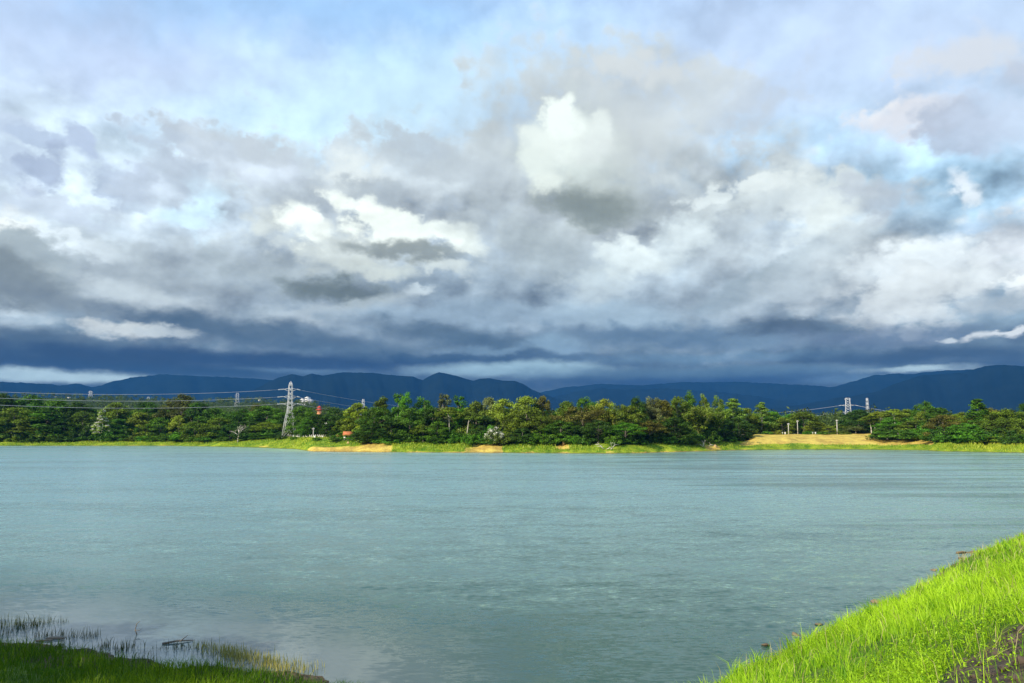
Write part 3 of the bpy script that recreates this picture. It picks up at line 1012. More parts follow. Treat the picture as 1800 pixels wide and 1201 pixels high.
def trunk_mesh(name, H, r0, tips, seed, lean=.04, fork=.35, top=.8, limbs=9, n=7):
    r = random.Random(seed)
    mb = MB()
    lx, ly = r.uniform(-lean, lean) * H, r.uniform(-lean, lean) * H
    def axis(t): return Vector((lx * t * t + .01 * H * math.sin(5 * t + seed), ly * t * t + .01 * H * math.cos(4 * t + seed), H * top * t))
    ts = [0, .04, .15, .35, .55, .75, 1.0]
    mb.tube([axis(t) for t in ts], [r0 * k for k in (1.5, 1.1, .95, .8, .6, .36, .08)], n)
    picks = r.sample(list(tips), min(limbs, len(tips)))
    for tip in picks:
        tip = Vector(tip)
        t0 = min(.95, max(fork, (tip.z / (H * top)) * r.uniform(.55, .8)))
        a = axis(t0); mid = a.lerp(tip, .5) + Vector((r.uniform(-.3, .3), r.uniform(-.3, .3), r.uniform(.0, .06) * H))
        rr = r0 * (1 - t0 * .75) * .5
        mb.tube([a, a.lerp(mid, .5), mid, tip], [rr, rr * .75, rr * .5, rr * .12], 5)
        if r.random() < .6:
            e = mid + Vector((r.uniform(-1, 1), r.uniform(-1, 1), r.uniform(.2, 1))) * H * .08
            mb.tube([mid, e], [rr * .4, rr * .08], 4)
    return mb.mesh(name, True)


def crown_points(kind, H, R, n, seed):
    """Clump centres and radii for one crown."""
    r = random.Random(seed)
    P, Q = [], []
    for i in range(n):
        an = r.uniform(0, 6.283)
        if kind == 'round':
            z0, z1 = .08 * H, H
            t = r.random() ** .8
            prof = math.sin(math.pi * min(1, .14 + .86 * t) ** .85) ** .55
            rad = R * prof * r.uniform(.35, 1) ** .5
            p = (rad * math.cos(an), rad * math.sin(an), z0 + (z1 - z0) * t * .93)
            q = R * r.uniform(.20, .34)
        elif kind == 'umbrella':
            t = r.random()
            rad = R * math.sqrt(r.uniform(.02, 1))
            lay = r.choice((.58, .70, .80, .90)) + r.uniform(-.06, .06)
            z = H * lay * (1 - .16 * (rad / R) ** 2) + r.uniform(-.03, .03) * H
            if lay > .85: rad *= .62
            elif lay > .75: rad *= .85
            p = (rad * math.cos(an), rad * math.sin(an), z)
            q = R * r.uniform(.16, .27)
        elif kind == 'tall':
            t = r.random()
            rad = R * (1.0 - .45 * t ** 2) * r.uniform(.2, 1)
            p = (rad * math.cos(an), rad * math.sin(an), H * (.16 + .82 * t))
            q = R * r.uniform(.30, .52) * (1.05 - .3 * t)
        elif kind == 'conical':
            k = i % 7; t = k / 6
            rad = R * (1.0 - .85 * t) * r.uniform(.55, 1)
            p = (rad * math.cos(an), rad * math.sin(an), H * (.32 + .62 * t) + r.uniform(-.06, .06) * H)
            q = R * (.33 - .10 * t)
        elif kind == 'plume':
            rad = R * r.uniform(.1, 1)
            p = (rad * math.cos(an), rad * math.sin(an), H * (.94 - .20 * (rad / R) ** 1.5) + r.uniform(-.05, .02) * H)
            q = R * r.uniform(.28, .42)
        elif kind == 'bush':
            rad = R * math.sqrt(r.random())
            p = (rad * math.cos(an), rad * math.sin(an), H * (.12 + .72 * r.random() * (1 - .55 * (rad / R) ** 2)))
            q = R * r.uniform(.20, .36)
        P.append(p); Q.append(q)
    return P, Q


PROTO = {}


def proto(kind, i, H, R, clumps, per, leaf, flat=.7, trunk=.30, fork=.3, top=.8, limbs=9, bark=None, blossom=0.0, seed=0, up=.35):
    P, Q = crown_points(kind, H, R, clumps, seed)
    crown = leaves_mesh('crown', P, Q, per, leaf, seed + 1, flat, up=up); crown.materials.append(M_LEAF)
    tm = trunk_mesh('trunk', H, trunk, P, seed + 2, fork=fork, top=top, limbs=limbs); tm.materials.append(bark or M_BARK)
    bm = None
    if blossom:
        r = random.Random(seed + 5)
        k = [j for j in range(len(P)) if r.random() < .8]
        bm = leaves_mesh('blossom', [(P[j][0] * 1.06, P[j][1] * 1.06, P[j][2] + Q[j] * .35) for j in k], [Q[j] * .75 for j in k], int(per * blossom), leaf * .9, seed + 6, .5, up=1.0)
        bm.materials.append(M_BLOSSOM)
    PROTO[(kind if not blossom else kind + '_flower', i)] = (tm, crown, bm, H, R)


for i in range(4): proto('round', i, 16, 5.4, 78, 115, .62, seed=100 + i * 10)
for i in range(3): proto('umbrella', i, 16, 7.0, 70, 115, .60, flat=.6, seed=200 + i * 10, up=.7)
for i in range(3): proto('tall', i, 18, 3.4, 46, 120, .62, flat=1.0, trunk=.24, limbs=12, top=.94, seed=300 + i * 10)
for i in range(2): proto('conical', i, 17, 4.6, 56, 120, .60, flat=.55, trunk=.30, limbs=10, top=.95, bark=M_PALE, seed=400 + i * 10, up=.8)
for i in range(3): proto('plume', i, 16, 3.4, 26, 130, .60, flat=.55, trunk=.20, fork=.66, top=.95, limbs=7, bark=M_PALE, seed=500 + i * 10)
for i in range(3): proto('bush', i, 4.0, 3.0, 34, 80, .48, trunk=.12, fork=.1, top=.7, limbs=8, seed=600 + i * 10)
proto('conical', 5, 14, 3.6, 44, 70, .55, flat=.35, trunk=.22, bark=M_PALE, blossom=.55, seed=705, up=.8)
proto('bush', 5, 5.0, 3.0, 34, 80, .5, trunk=.12, fork=.1, top=.7, limbs=8, blossom=.38, seed=715)


def bamboo_proto(i, seed):
    """A clump of culms that rise together and arch outward, feathered with leaves."""
    r = random.Random(seed)
    mb, P, Q = MB(), [], []
    for k in range(34):
        an, lean = r.uniform(0, 6.283), r.uniform(.04, .36)
        h = r.uniform(10, 17)
        b = Vector((r.uniform(-.9, .9), r.uniform(-.9, .9), 0))
        pts = []
        for t in (0, .25, .5, .75, 1.0):
            o = lean * h * t ** 2.2
            pts.append(b + Vector((math.cos(an) * o, math.sin(an) * o, h * t * (1 - .22 * lean * t))))
        mb.tube(pts, [.075, .07, .06, .045, .015], 5)
        for t in (.42, .55, .68, .8, .92):
            a = pts[int(t * 4)]; c = pts[min(4, int(t * 4) + 1)]
            p = a.lerp(c, t * 4 - int(t * 4))
            P.append((p.x + r.uniform(-.5, .5), p.y + r.uniform(-.5, .5), p.z)); Q.append(r.uniform(.5, 1.0))
    crown = leaves_mesh('crown', P, Q, 48, .60, seed + 1, 1.3, up=.1); crown.materials.append(M_LEAF)
    tm = mb.mesh('culms', True); tm.materials.append(simple('bamboo_culm', (.30, .30, .10), .6))
    PROTO[('bamboo', i)] = (tm, crown, None, 16, 5.0)


bamboo_proto(0, 801); bamboo_proto(1, 811)


def bare_proto(i, seed):
    r = random.Random(seed); mb = MB()
    def grow(p, d, ln, rad, lev):
        q = p + d * ln * .5 + Vector((r.uniform(-.1, .1), r.uniform(-.1, .1), 0)) * ln
        e = p + d * ln
        mb.tube([p, q, e], [rad, rad * .8, rad * .55 if lev < 3 else .02], 5)
        if lev >= 3: return
        for _ in range(3 if lev else 4):
            nd = (d + Vector((r.uniform(-1, 1), r.uniform(-1, 1), r.uniform(-.15, .6)))).normalized()
            grow(e.lerp(p, r.uniform(0, .35)), nd, ln * r.uniform(.5, .75), rad * .5, lev + 1)
    grow(Vector((0, 0, 0)), Vector((.1, 0, 1)).normalized(), 4.6, .34, 0)
    tm = mb.mesh('trunk', True); tm.materials.append(M_DEAD)
    PROTO[('bare', i)] = (tm, None, None, 10.5, 3.0)


bare_proto(0, 901); bare_proto(1, 917)

# colours of crowns (real leaf albedo)
HUES = {'dark': (.040, .092, .010), 'green': (.070, .160, .012), 'olive': (.120, .180, .016), 'brown': (.120, .126, .020),
        'yellow': (.205, .262, .022), 'fresh': (.092, .230, .014), 'grey': (.15, .19, .055), 'pale': (.20, .31, .05)}
LOOK = {'dark': 'dark green', 'green': 'mid green', 'olive': 'olive green', 'brown': 'brownish green', 'yellow': 'yellow green', 'fresh': 'fresh green',
        'grey': 'grey green', 'pale': 'pale green'}
SHAPE = {'round': 'round-crowned tree', 'umbrella': 'spreading flat-topped tree', 'tall': 'slender upright tree', 'conical': 'tiered conical tree',
         'plume': 'bare-trunked high-crowned tree', 'bamboo': 'arching bamboo clump', 'bush': 'rounded bush', 'bare': 'leafless dead tree',
         'conical_flower': 'cream-blossomed tree', 'bush_flower': 'white-flowered bush'}
SECTIONS = [(183, 'left of the cream-blossomed tree'), (422, 'from cream-blossomed tree to dead tree'), (511, 'between dead tree and tall pylon'),
            (618, 'between tall pylon and orange hut'), (872, 'from orange hut to white-flowered bush'),
            (1070, 'from white-flowered bush to driftwood'), (1312, 'between driftwood and ochre bank'),
            (1545, 'behind the ochre bank'), (9999, 'right of the ochre bank')]
ORD = ['first', 'second', 'third', 'fourth', 'fifth', 'sixth', 'seventh', 'eighth', 'ninth', 'tenth', 'eleventh', 'twelfth']
placed = []


def plant(px, top, wpx, kind, hue, s=3.0, row='front', zoff=0.0, i=None):
    """A tree whose tip shows at (px, top) and whose crown is wpx photo pixels wide, s metres behind the bank's top edge."""
    base, D = far_point(px, float(on_az(px, BANK_W)) * .82 + s if s > -50 else 0)
    base.z += zoff - .15
    H = max(1.2, row_zx(px, top, D) - base.z)
    keys = [k for k in PROTO if k[0] == kind]
    key = (kind, i) if i is not None else rnd.choice(keys)
    tm, cm, bm, H0, R0 = PROTO[key]
    wid = wpx * D / F_PX / 2 * 1.05
    name = {'bamboo': 'bamboo_clump', 'bush': 'bush', 'bush_flower': 'flowering_bush', 'bare': 'dead_tree', 'conical_flower': 'flowering_tree'}.get(kind, 'tree')
    root = bpy.data.objects.new(name, None); COL.objects.link(root)
    root.location = base
    root.rotation_euler = (0, 0, rnd.uniform(0, 6.283))
    sx = wid / R0
    root.scale = (sx * rnd.uniform(.92, 1.08), sx * rnd.uniform(.92, 1.08), H / H0)
    c = HUES[hue]
    v = rnd.uniform(.85, 1.2)
    c = (c[0] * v * rnd.uniform(.9, 1.12), c[1] * v, c[2] * v * rnd.uniform(.8, 1.2), 1)
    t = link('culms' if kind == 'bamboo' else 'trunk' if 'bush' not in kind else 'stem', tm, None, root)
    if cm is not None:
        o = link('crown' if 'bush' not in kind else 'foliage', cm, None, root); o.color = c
    if bm is not None: link('blossom', bm, None, root)
    placed.append((px, row, kind, hue, root))
    return root


FRONT = [   # x, top row, crown width in px, kind, hue, metres behind the bank's edge
    (8, 691, 52, 'round', 'dark', 22), (58, 693, 62, 'round', 'green', 26), (100, 699, 56, 'round', 'green', 24), (140, 703, 58, 'umbrella', 'dark', 25),
    (30, 715, 64, 'round', 'olive', 8), (85, 722, 60, 'tall', 'green', 8), (10, 742, 50, 'round', 'dark', 3), (52, 748, 58, 'umbrella', 'olive', 2),
    (118, 735, 62, 'umbrella', 'dark', 6), (150, 722, 52, 'round', 'olive', 10), (183, 719, 29, 'conical_flower', 'pale', -5), (172, 740, 30, 'round', 'dark', 5),
    (208, 706, 60, 'round', 'olive', 22), (215, 735, 44, 'round', 'green', 5), (250, 723, 48, 'round', 'yellow', 7), (262, 705, 56, 'round', 'dark', 22),
    (285, 733, 50, 'round', 'green', 4), (318, 692, 74, 'umbrella', 'brown', 24), (318, 729, 34, 'round', 'yellow', 4), (352, 706, 56, 'round', 'dark', 20),
    (345, 740, 46, 'round', 'olive', 3), (380, 716, 62, 'round', 'green', 18), (388, 733, 50, 'round', 'olive', 6), (408, 745, 40, 'round', 'dark', 3),
    (422, 744, 24, 'bare', 'grey', -11), (442, 738, 48, 'round', 'dark', 4), (430, 716, 64, 'umbrella', 'green', 22), (470, 712, 70, 'round', 'green', 24),
    (452, 708, 30, 'round', 'brown', 60), (474, 739, 52, 'umbrella', 'yellow', 6), (498, 724, 48, 'round', 'green', 26),
    (533, 713, 54, 'round', 'green', 16), (548, 735, 38, 'round', 'fresh', 6), (560, 727, 48, 'round', 'dark', 12), (590, 716, 52, 'round', 'dark', 14),
    (585, 742, 40, 'round', 'dark', 5), (604, 735, 36, 'round', 'olive', 8), (533, 746, 28, 'round', 'green', 1),
    (631, 707, 52, 'round', 'yellow', 8), (622, 735, 44, 'round', 'olive', 6), (660, 714, 56, 'round', 'green', 6), (673, 698, 34, 'tall', 'olive', 14),
    (655, 742, 62, 'round', 'dark', 0), (700, 693, 30, 'tall', 'fresh', 12), (713, 690, 30, 'tall', 'fresh', 8), (745, 698, 42, 'tall', 'green', 12),
    (722, 716, 56, 'round', 'green', 5), (690, 738, 56, 'round', 'dark', 1), (760, 716, 48, 'round', 'dark', 7), (781, 694, 32, 'tall', 'grey', 12),
    (807, 697, 30, 'tall', 'fresh', 11), (745, 745, 46, 'umbrella', 'olive', 1), (790, 714, 42, 'plume', 'olive', 4), (770, 740, 44, 'round', 'green', 0),
    (838, 704, 50, 'round', 'olive', 9), (822, 722, 44, 'plume', 'olive', 4), (859, 696, 38, 'round', 'grey', 14), (852, 730, 50, 'round', 'dark', 5),
    (885, 699, 54, 'round', 'yellow', 9), (872, 746, 36, 'bush_flower', 'grey', -1), (927, 694, 62, 'round', 'yellow', 8), (906, 722, 50, 'round', 'olive', 5),
    (955, 694, 36, 'round', 'brown', 12), (950, 724, 52, 'umbrella', 'olive', 4), (918, 752, 44, 'round', 'dark', 0), (995, 703, 44, 'round', 'olive', 10),
    (985, 738, 62, 'umbrella', 'green', 1), (1030, 690, 48, 'umbrella', 'green', 14), (1024, 707, 88, 'umbrella', 'brown', 7), (1062, 699, 44, 'round', 'yellow', 12),
    (1085, 703, 46, 'umbrella', 'olive', 9), (1120, 689, 34, 'umbrella', 'dark', 12), (1108, 712, 56, 'round', 'olive', 6), (1150, 690, 42, 'umbrella', 'grey', 13),
    (1163, 701, 50, 'round', 'brown', 9), (1098, 742, 68, 'umbrella', 'fresh', -2), (1050, 738, 58, 'umbrella', 'dark', 0), (1140, 738, 56, 'umbrella', 'brown', 0),
    (1190, 696, 50, 'round', 'olive', 10), (1211, 687, 26, 'tall', 'green', 10), (1237, 693, 24, 'tall', 'olive', 9), (1262, 696, 22, 'tall', 'olive', 10),
    (1185, 732, 60, 'round', 'dark', 1), (1222, 712, 74, 'bamboo', 'olive', 3), (1248, 720, 64, 'bamboo', 'olive', 1), (1270, 736, 44, 'round', 'dark', 0),
    (1296, 734, 48, 'round', 'dark', -5), (1288, 701, 52, 'conical', 'pale', 14), (1310, 716, 34, 'round', 'olive', 10),
    (1336, 708, 46, 'conical', 'pale', 14), (1357, 722, 34, 'round', 'fresh', 20), (1372, 733, 38, 'round', 'yellow', 14), (1388, 727, 44, 'round', 'fresh', 24),
    (1410, 723, 56, 'round', 'olive', 16), (1432, 740, 40, 'round', 'yellow', 16), (1452, 748, 30, 'round', 'yellow', 12), (1326, 738, 36, 'round', 'olive', 18),
    (1480, 745, 46, 'round', 'olive', 22), (1506, 719, 56, 'round', 'dark', 24), (1500, 749, 36, 'umbrella', 'grey', 12), (1527, 730, 30, 'plume', 'olive', 8),
    (1534, 736, 26, 'plume', 'olive', 10), (1543, 722, 34, 'plume', 'yellow', 9), (1569, 718, 36, 'plume', 'yellow', 14),
    (1560, 737, 48, 'round', 'fresh', 5), (1592, 718, 46, 'round', 'olive', 20), (1606, 738, 56, 'round', 'olive', 8), (1622, 705, 46, 'umbrella', 'green', 24),
    (1618, 722, 30, 'round', 'olive', 16), (1654, 728, 52, 'round', 'brown', 12), (1645, 715, 50, 'round', 'dark', 28), (1684, 724, 48, 'umbrella', 'yellow', 22),
    (1690, 742, 50, 'umbrella', 'fresh', 4), (1716, 702, 48, 'conical', 'green', 18), (1735, 716, 60, 'round', 'brown', 20), (1728, 738, 46, 'round', 'olive', 8),
    (1770, 716, 62, 'umbrella', 'olive', 16), (1762, 736, 52, 'round', 'olive', 8), (1798, 707, 30, 'round', 'dark', 26), (1795, 738, 50, 'round', 'olive', 8),
    (1575, 752, 78, 'bush', 'green', -9), (1555, 758, 50, 'bush', 'dark', -14), (1620, 758, 66, 'bush', 'green', -1), (1700, 752, 72, 'bush', 'fresh', 1), (1740, 762, 60, 'bush', 'olive', 2),
    (1830, 716, 60, 'round', 'olive', 14), (-25, 700, 60, 'round', 'green', 20), (-20, 735, 60, 'round', 'olive', 4), (1835, 745, 60, 'round', 'dark', 4),
]
for a in FRONT: plant(*a)

SKYLINE = [(-60, 695), (0, 695), (60, 697), (100, 703), (150, 706), (230, 708), (320, 700), (400, 716), (470, 714), (540, 718), (600, 720), (640, 714), (700, 704), (745, 704),
           (800, 706), (900, 704), (960, 706), (1030, 704), (1110, 702), (1200, 702), (1285, 712), (1335, 726), (1400, 732), (1450, 748), (1490, 745), (1530, 730), (1600, 722),
           (1700, 720), (1860, 718)]
x = -50.0
while x < 1850:      # a second rank behind, so that no light shows between the first
    if not (1425 < x < 1490):
        plant(x, float(on_az(x, SKYLINE)) + rnd.uniform(4, 16), rnd.uniform(44, 62), rnd.choice(['round', 'round', 'round', 'umbrella']),
              rnd.choice(['dark', 'green', 'olive', 'green', 'green']), rnd.uniform(30, 44), 'back')
    x += rnd.uniform(20, 28)

x = -40.0
while x < 1850:      # low bushes along the foot of the trees
    if not (1300 < x < 1545) and not (500 < x < 600) and not (404 < x < 440) and not (172 < x < 195):
        s = rnd.uniform(-3.5, 1.5)
        plant(x, rnd.uniform(757, 768), rnd.uniform(26, 44), 'bush', rnd.choice(['dark', 'green', 'olive', 'fresh', 'green']), s, 'foot')
    x += rnd.uniform(14, 24)
x = -40.0
while x < 1850:      # taller bushes that close the wood's edge
    if not (1300 < x < 1555) and not (495 < x < 600) and not (400 < x < 442):
        plant(x, rnd.uniform(741, 756), rnd.uniform(34, 56), 'bush', rnd.choice(['dark', 'green', 'olive', 'green', 'fresh', 'dark']), rnd.uniform(1.5, 6), 'mid')
    x += rnd.uniform(22, 36)
for x, t, w, h, s in ((497, 764, 18, 'dark', -12), (520, 766, 14, 'green', -10), (560, 767, 18, 'green', -12), (590, 767, 20, 'dark', -14), (1345, 757, 18, 'fresh', 8), (1365, 755, 22, 'yellow', 8),
                   (1420, 757, 24, 'fresh', 8), (1440, 757, 26, 'green', 8), (1474, 757, 30, 'olive', 8), (505, 757, 24, 'yellow', 4)):
    plant(x, t, w, 'bush', h, s, 'foot')


def label_trees():
    """Each tree by its look, its stretch of shore and its place in the row of look-alikes there."""
    buckets = {}
    for px, row, kind, hue, root in placed:
        sec = next(t for lim, t in SECTIONS if px <= lim)
        buckets.setdefault((row, kind, hue, sec), []).append((px, root))
    for (row, kind, hue, sec), items in buckets.items():
        items.sort(key=lambda t: t[0])
        for j, (px, root) in enumerate(items):
            look = ('' if kind in ('conical_flower', 'bush_flower', 'bare') else LOOK[hue] + ' ') + SHAPE[kind]
            where = {'front': '', 'back': 'rear ', 'foot': 'low ', 'mid': 'tall '}[row]
            sec_ = sec
            if kind == 'conical_flower': lab = 'small cream-blossomed tree with bare pale trunk at the left shore'
            elif kind == 'bush_flower': lab = 'white-flowered bush at the foot of the middle trees'
            elif kind == 'bare': lab = 'leafless white dead tree standing at the left shore'
            elif len(items) == 1: lab = f'{where}{look} {sec_}'
            else: lab = f'{where}{look}, {ORD[j]} from left, {sec_}'
            cat = 'bush' if 'bush' in kind else 'bamboo' if kind == 'bamboo' else 'tree'
            grp = {'front': 'trees along the far shore', 'back': 'trees of the rear rank', 'foot': 'low bushes along the far shore', 'mid': 'tall bushes at the edge of the wood'}[row]
            tag(root, lab, cat, grp)


label_trees()


# ------------------------------------------------------------------ distant wood, shore grass
def build_far_wood():
    r = np.random.default_rng(77)
    C, R = [], []
    for _ in range(3600):
        px = r.uniform(-250, 2050)
        s = r.uniform(140, 900)
        p, D = far_point(px, s)
        h = r.uniform(7, 13) if s < 550 else r.uniform(4, 7)
        for _ in range(3):
            C.append((p.x + r.uniform(-4, 4), p.y + r.uniform(-4, 4), p.z + h * r.uniform(.35, .95))); R.append(r.uniform(2.6, 4.6))
    me = leaves_mesh('wood', C, R, 20, 1.9, 78, .8)
    o = link('distant_wood', me, leafy('distant_leaf', .3, (.075, .115, .022)))
    tag(o, 'distant green woodland filling the plain behind the shore trees', 'woodland', kind='stuff')


build_far_wood()


def blades(pos, hgt, wid, lean_dir, lean, seed, tint):
    """Bent grass blades: 5 vertices each."""
    r = np.random.default_rng(seed)
    n = len(pos)
    an = r.uniform(0, 2 * math.pi, n)
    side = np.stack([np.cos(an), np.sin(an), np.zeros(n)], 1) * (wid * .5)[:, None]
    ld = np.stack([np.cos(lean_dir), np.sin(lean_dir), np.zeros(n)], 1)
    up = np.array([0, 0, 1.0])
    m = pos + up * (hgt * .55)[:, None] + ld * (hgt * lean * .28)[:, None]
    tip = pos + up * (hgt * (1 - .35 * lean))[:, None] + ld * (hgt * lean)[:, None]
    V = np.stack([pos - side, pos + side, m + side * .75, m - side * .75, tip], 1).reshape(-1, 3)
    b = np.arange(n)[:, None] * 5
    Q = b + np.array([0, 1, 2, 3]); T = b + np.array([3, 2, 4])
    return V, Q, T, np.repeat(tint, 5)


def build_shore_grass():
    r = np.random.default_rng(5)
    n = 52000
    px = r.uniform(-80, 1880, n)
    bw = on_az(px, BANK_W)
    s = r.uniform(0, 1, n) ** .8 * (bw + 10) + .3
    keep = (ochre_at(px, s) < .35 + .15 * r.normal(size=n))
    px, s = px[keep], s[keep]; n = len(px)
    D = shore_d(px) + s; az = az_of(px)
    pos = np.stack([D * np.sin(az), D * np.cos(az), land_z(px, s) - .05], 1)
    rough = wobble(pos[:, 0], pos[:, 1], 51, .12)
    hgt = r.uniform(.35, .8, n) * (1 + .5 * rough) * np.clip(.4 + s / 6, .4, 1.2)
    tint = np.clip(.5 + .35 * rough + .2 * r.normal(size=n), 0, 1)
    V, Q, T, t = blades(pos, hgt, r.uniform(.14, .30, n), r.uniform(0, 6.28, n), r.uniform(.2, .8, n), 6, tint)
    me = mesh_np('shore_grass', V, Q, T, attrs={'tint': t})
    o = link('shore_grass', me, leafy('shore_grass', .35, (.13, .30, .016), (.48, .52, .05)))
    tag(o, 'rough green grass covering the low bank of the far shore', 'grass', kind='stuff')


build_shore_grass()

# ------------------------------------------------------------------ pylons and wires
def empty(name, loc, rz=0.0):
    o = bpy.data.objects.new(name, None); COL.objects.link(o)
    o.location = loc; o.rotation_euler = (0, 0, rz)
    return o


def lattice(name, base, H, widths, arms, label, rz=0.0, r=.11, parts=True, dome=False, steps=8):
    """Lattice tower; widths = [(height share, half width)], arms = [(height share, half span)]."""
    root = empty(name, base, rz)
    hs, ws = zip(*widths)
    def w(t): return float(np.interp(t, hs, ws))
    lv = np.concatenate([np.linspace(0, .42, max(3, steps // 3))[:-1], np.linspace(.42, 1, steps)])
    corner = lambda t, k: Vector((w(t) * (1, -1, -1, 1)[k], w(t) * (1, 1, -1, -1)[k], H * t))
    brace = MB()
    legs = [MB() for _ in range(4)]
    for k in range(4):
        legs[k].tube([corner(t, k) for t in hs], r * 1.9, 4)
    for i in range(len(lv) - 1):
        a, b = lv[i], lv[i + 1]
        for k in range(4):
            j = (k + 1) % 4
            brace.bar(corner(a, k), corner(b, j), r); brace.bar(corner(a, j), corner(b, k), r)
            if i % 3 == 2: brace.bar(corner(b, k), corner(b, j), r)
    if dome:
        for k in range(4): brace.bar(corner(1, k), Vector((0, 0, H * 1.025)), r * 1.3)
    tips = []
    if parts:
        for k in range(4): legs[k].build('leg', M_STEEL, root)
        brace.build('bracing', M_STEEL, root)
    else:
        for k in range(4):
            nb = len(brace.v); brace.v += legs[k].v; brace.q += [tuple(nb + i for i in q) for q in legs[k].q]; brace.t += [tuple(nb + i for i in q) for q in legs[k].t]
    for t, span in arms:
        for sgn in (-1, 1):
            m = MB() if parts else brace
            tip = Vector((sgn * span, 0, H * t))
            for yy in (-1, 1):
                m.bar(Vector((sgn * w(t), yy * w(t), H * t + .35)), tip, r * 1.2); m.bar(Vector((sgn * w(t), yy * w(t), H * t - .75)), tip, r * 1.2)
            arm = m.build('cross_arm', M_STEEL, root) if parts else None
            tips.append((tip, arm))
    if not parts: brace.build('lattice_frame', M_STEEL, root)
    tag(root, label, 'pylon', 'pylons carrying the power lines')
    bpy.context.view_layer.update()
    return root, [(root.matrix_world @ t, a_) for t, a_ in tips]


def ground_at(px, D):
    s = D - float(shore_d(px))
    a = float(az_of(px))
    return Vector((D * math.sin(a), D * math.cos(a), float(land_z(px, s)) - .3))


def seen(px, py, D):
    a = float(az_of(px)); d = ray(px, py)
    a = math.atan2(d.x, d.y)
    return Vector((D * math.sin(a), D * math.cos(a), row_zx(px, py, D)))


def wire(a, b, sag, r, label, name='power_line'):
    pts = []
    for i in range(41):
        t = i / 40
        p = a.lerp(b, t); p.z -= sag * 4 * t * (1 - t)
        pts.append(p)
    o = MB().tube(pts, r, 4).build(name, M_WIRE)
    tag(o, label, 'wire', 'power lines strung from the pylons')
    return o


def strings(root, tip, outward, n=2):
    """Insulator string leading from an arm tip towards the wire."""
    L_ = 2.4
    a = tip; b = tip + outward.normalized() * L_ + Vector((0, 0, -.25))
    mb = MB()
    for i in range(9):
        p = a.lerp(b, (i + .5) / 9); q = a.lerp(b, (i + 1.2) / 9)
        mb.tube([p, q], [.24, .10], 6)
    o = mb.build('insulator', M_INSUL, root)
    o.matrix_parent_inverse = root.matrix_world.inverted()
    return b


D1 = 339.0
b1 = ground_at(511, D1)
H1 = row_zx(511, 673, D1) - b1.z
t_of = lambda px, py, D, b, H: (row_zx(px, py, D) - b.z) / H
py1, tips1 = lattice('lattice_pylon', b1, H1, [(0, 2.5), (.30, 1.75), (.50, 1.0), (.60, .86), (.72, .78), (.95, .64), (1, .38)],
                     [(t_of(511, 684.5, D1, b1, H1), 2.6), (t_of(511, 697.5, D1, b1, H1), 2.7), (t_of(511, 710, D1, b1, H1), 2.8)],
                     'tall white lattice pylon with three pairs of arms on the left shore', rz=.06, r=.055, dome=True)
lvl = ['top', 'middle', 'lowest']
ends_l = [(-420, 660, 330), (-420, 669, 330), (-420, 681, 330)]
ends_r = [(905, 716, 640), (905, 726, 640), (905, 736, 640)]
for k in range(3):
    (le, la), (ri, ra) = tips1[2 * k], tips1[2 * k + 1]
    eL, eR = seen(*ends_l[k]), seen(*ends_r[k])
    a = strings(la, le, eL - le); b = strings(ra, ri, eR - ri)
    wire(a, eL, 3.6, .05, f'{lvl[k]} power line running left from the tall pylon')
    wire(b, eR, 5.0, .05, f'{lvl[k]} power line running right from the tall pylon')

D2 = 720.0
b2 = ground_at(1489, D2)
H2 = row_zx(1489, 700, D2) - b2.z
py2, tips2 = lattice('lattice_pylon', b2, H2, [(0, 3.8), (.45, 2.4), (.7, 1.8), (1, 1.5)],
                     [(t_of(1489, 712.5, D2, b2, H2), 5.2), (t_of(1489, 725, D2, b2, H2), 5.4), (.97, 2.6)],
                     'broad white lattice pylon behind the ochre bank', rz=-.35, r=.10)
for k, (pyl, pyr) in enumerate(((728, 730), (739, 742))):
    (le, la), (ri, ra) = tips2[2 * k], tips2[2 * k + 1]
    eL, eR = seen(1240, pyl, 640), seen(1700, pyr, 760)
    a = strings(la, le, eL - le); b = strings(ra, ri, eR - ri)
    wire(a, eL, 2.5, .11, f'{lvl[k]} power line running left from the broad pylon')
    wire(b, eR, 3.0, .11, f'{lvl[k]} power line running right from the broad pylon')

for px, top, D, w_, lab in ((418, 691, 1100, 1.6, 'small faint pylon between the dead tree and the tall pylon'), (1523, 700, 900, .9, 'slim pylon just right of the broad pylon'),
                            (160, 687.5, 1300, 1.7, 'faint far pylon above the left trees'), (262, 698, 1500, 1.6, 'faintest tiny pylon left of the brownish flat-topped tree'),
                            (639, 702, 900, 1.2, 'tip of a pylon above the round tree by the hut'), (1448, 726, 1000, 1.5, 'small pylon left of the broad pylon')):
    b = ground_at(px, D)
    H = row_zx(px, top, D) - b.z
    lattice('lattice_pylon', b, H, [(0, 3.4), (.5, w_ * 1.1), (1, w_ * .7)], [(.78, w_ * 2.0), (.9, w_ * 1.7)], lab, rz=.3, r=.075, parts=False, steps=5)


# ------------------------------------------------------------------ utility poles
def pole(px, top, base_row, s, lab, lamp=False):
    p, D = far_point(px, s)
    H = row_zx(px, top, D) - p.z + .2
    root = empty('utility_pole', p - Vector((0, 0, .2)))
    MB().tube([(0, 0, 0), (.02, 0, H * .5), (.04, 0, H)], [.20, .17, .13], 8).build('shaft', M_CONC, root)
    arm = MB().box((0, -.2, H - .5), (.9, .12, .14)).build('cross_arm', M_CONC, root)
    for k in (-.38, .05, .38):
        MB().tube([(k, -.2, H - .43), (k, -.2, H - .28), (k, -.2, H - .16)], [.05, .09, .04], 6).build('insulator', M_INSUL, arm)
    tag(root, lab, 'pole', 'utility poles along the far shore')


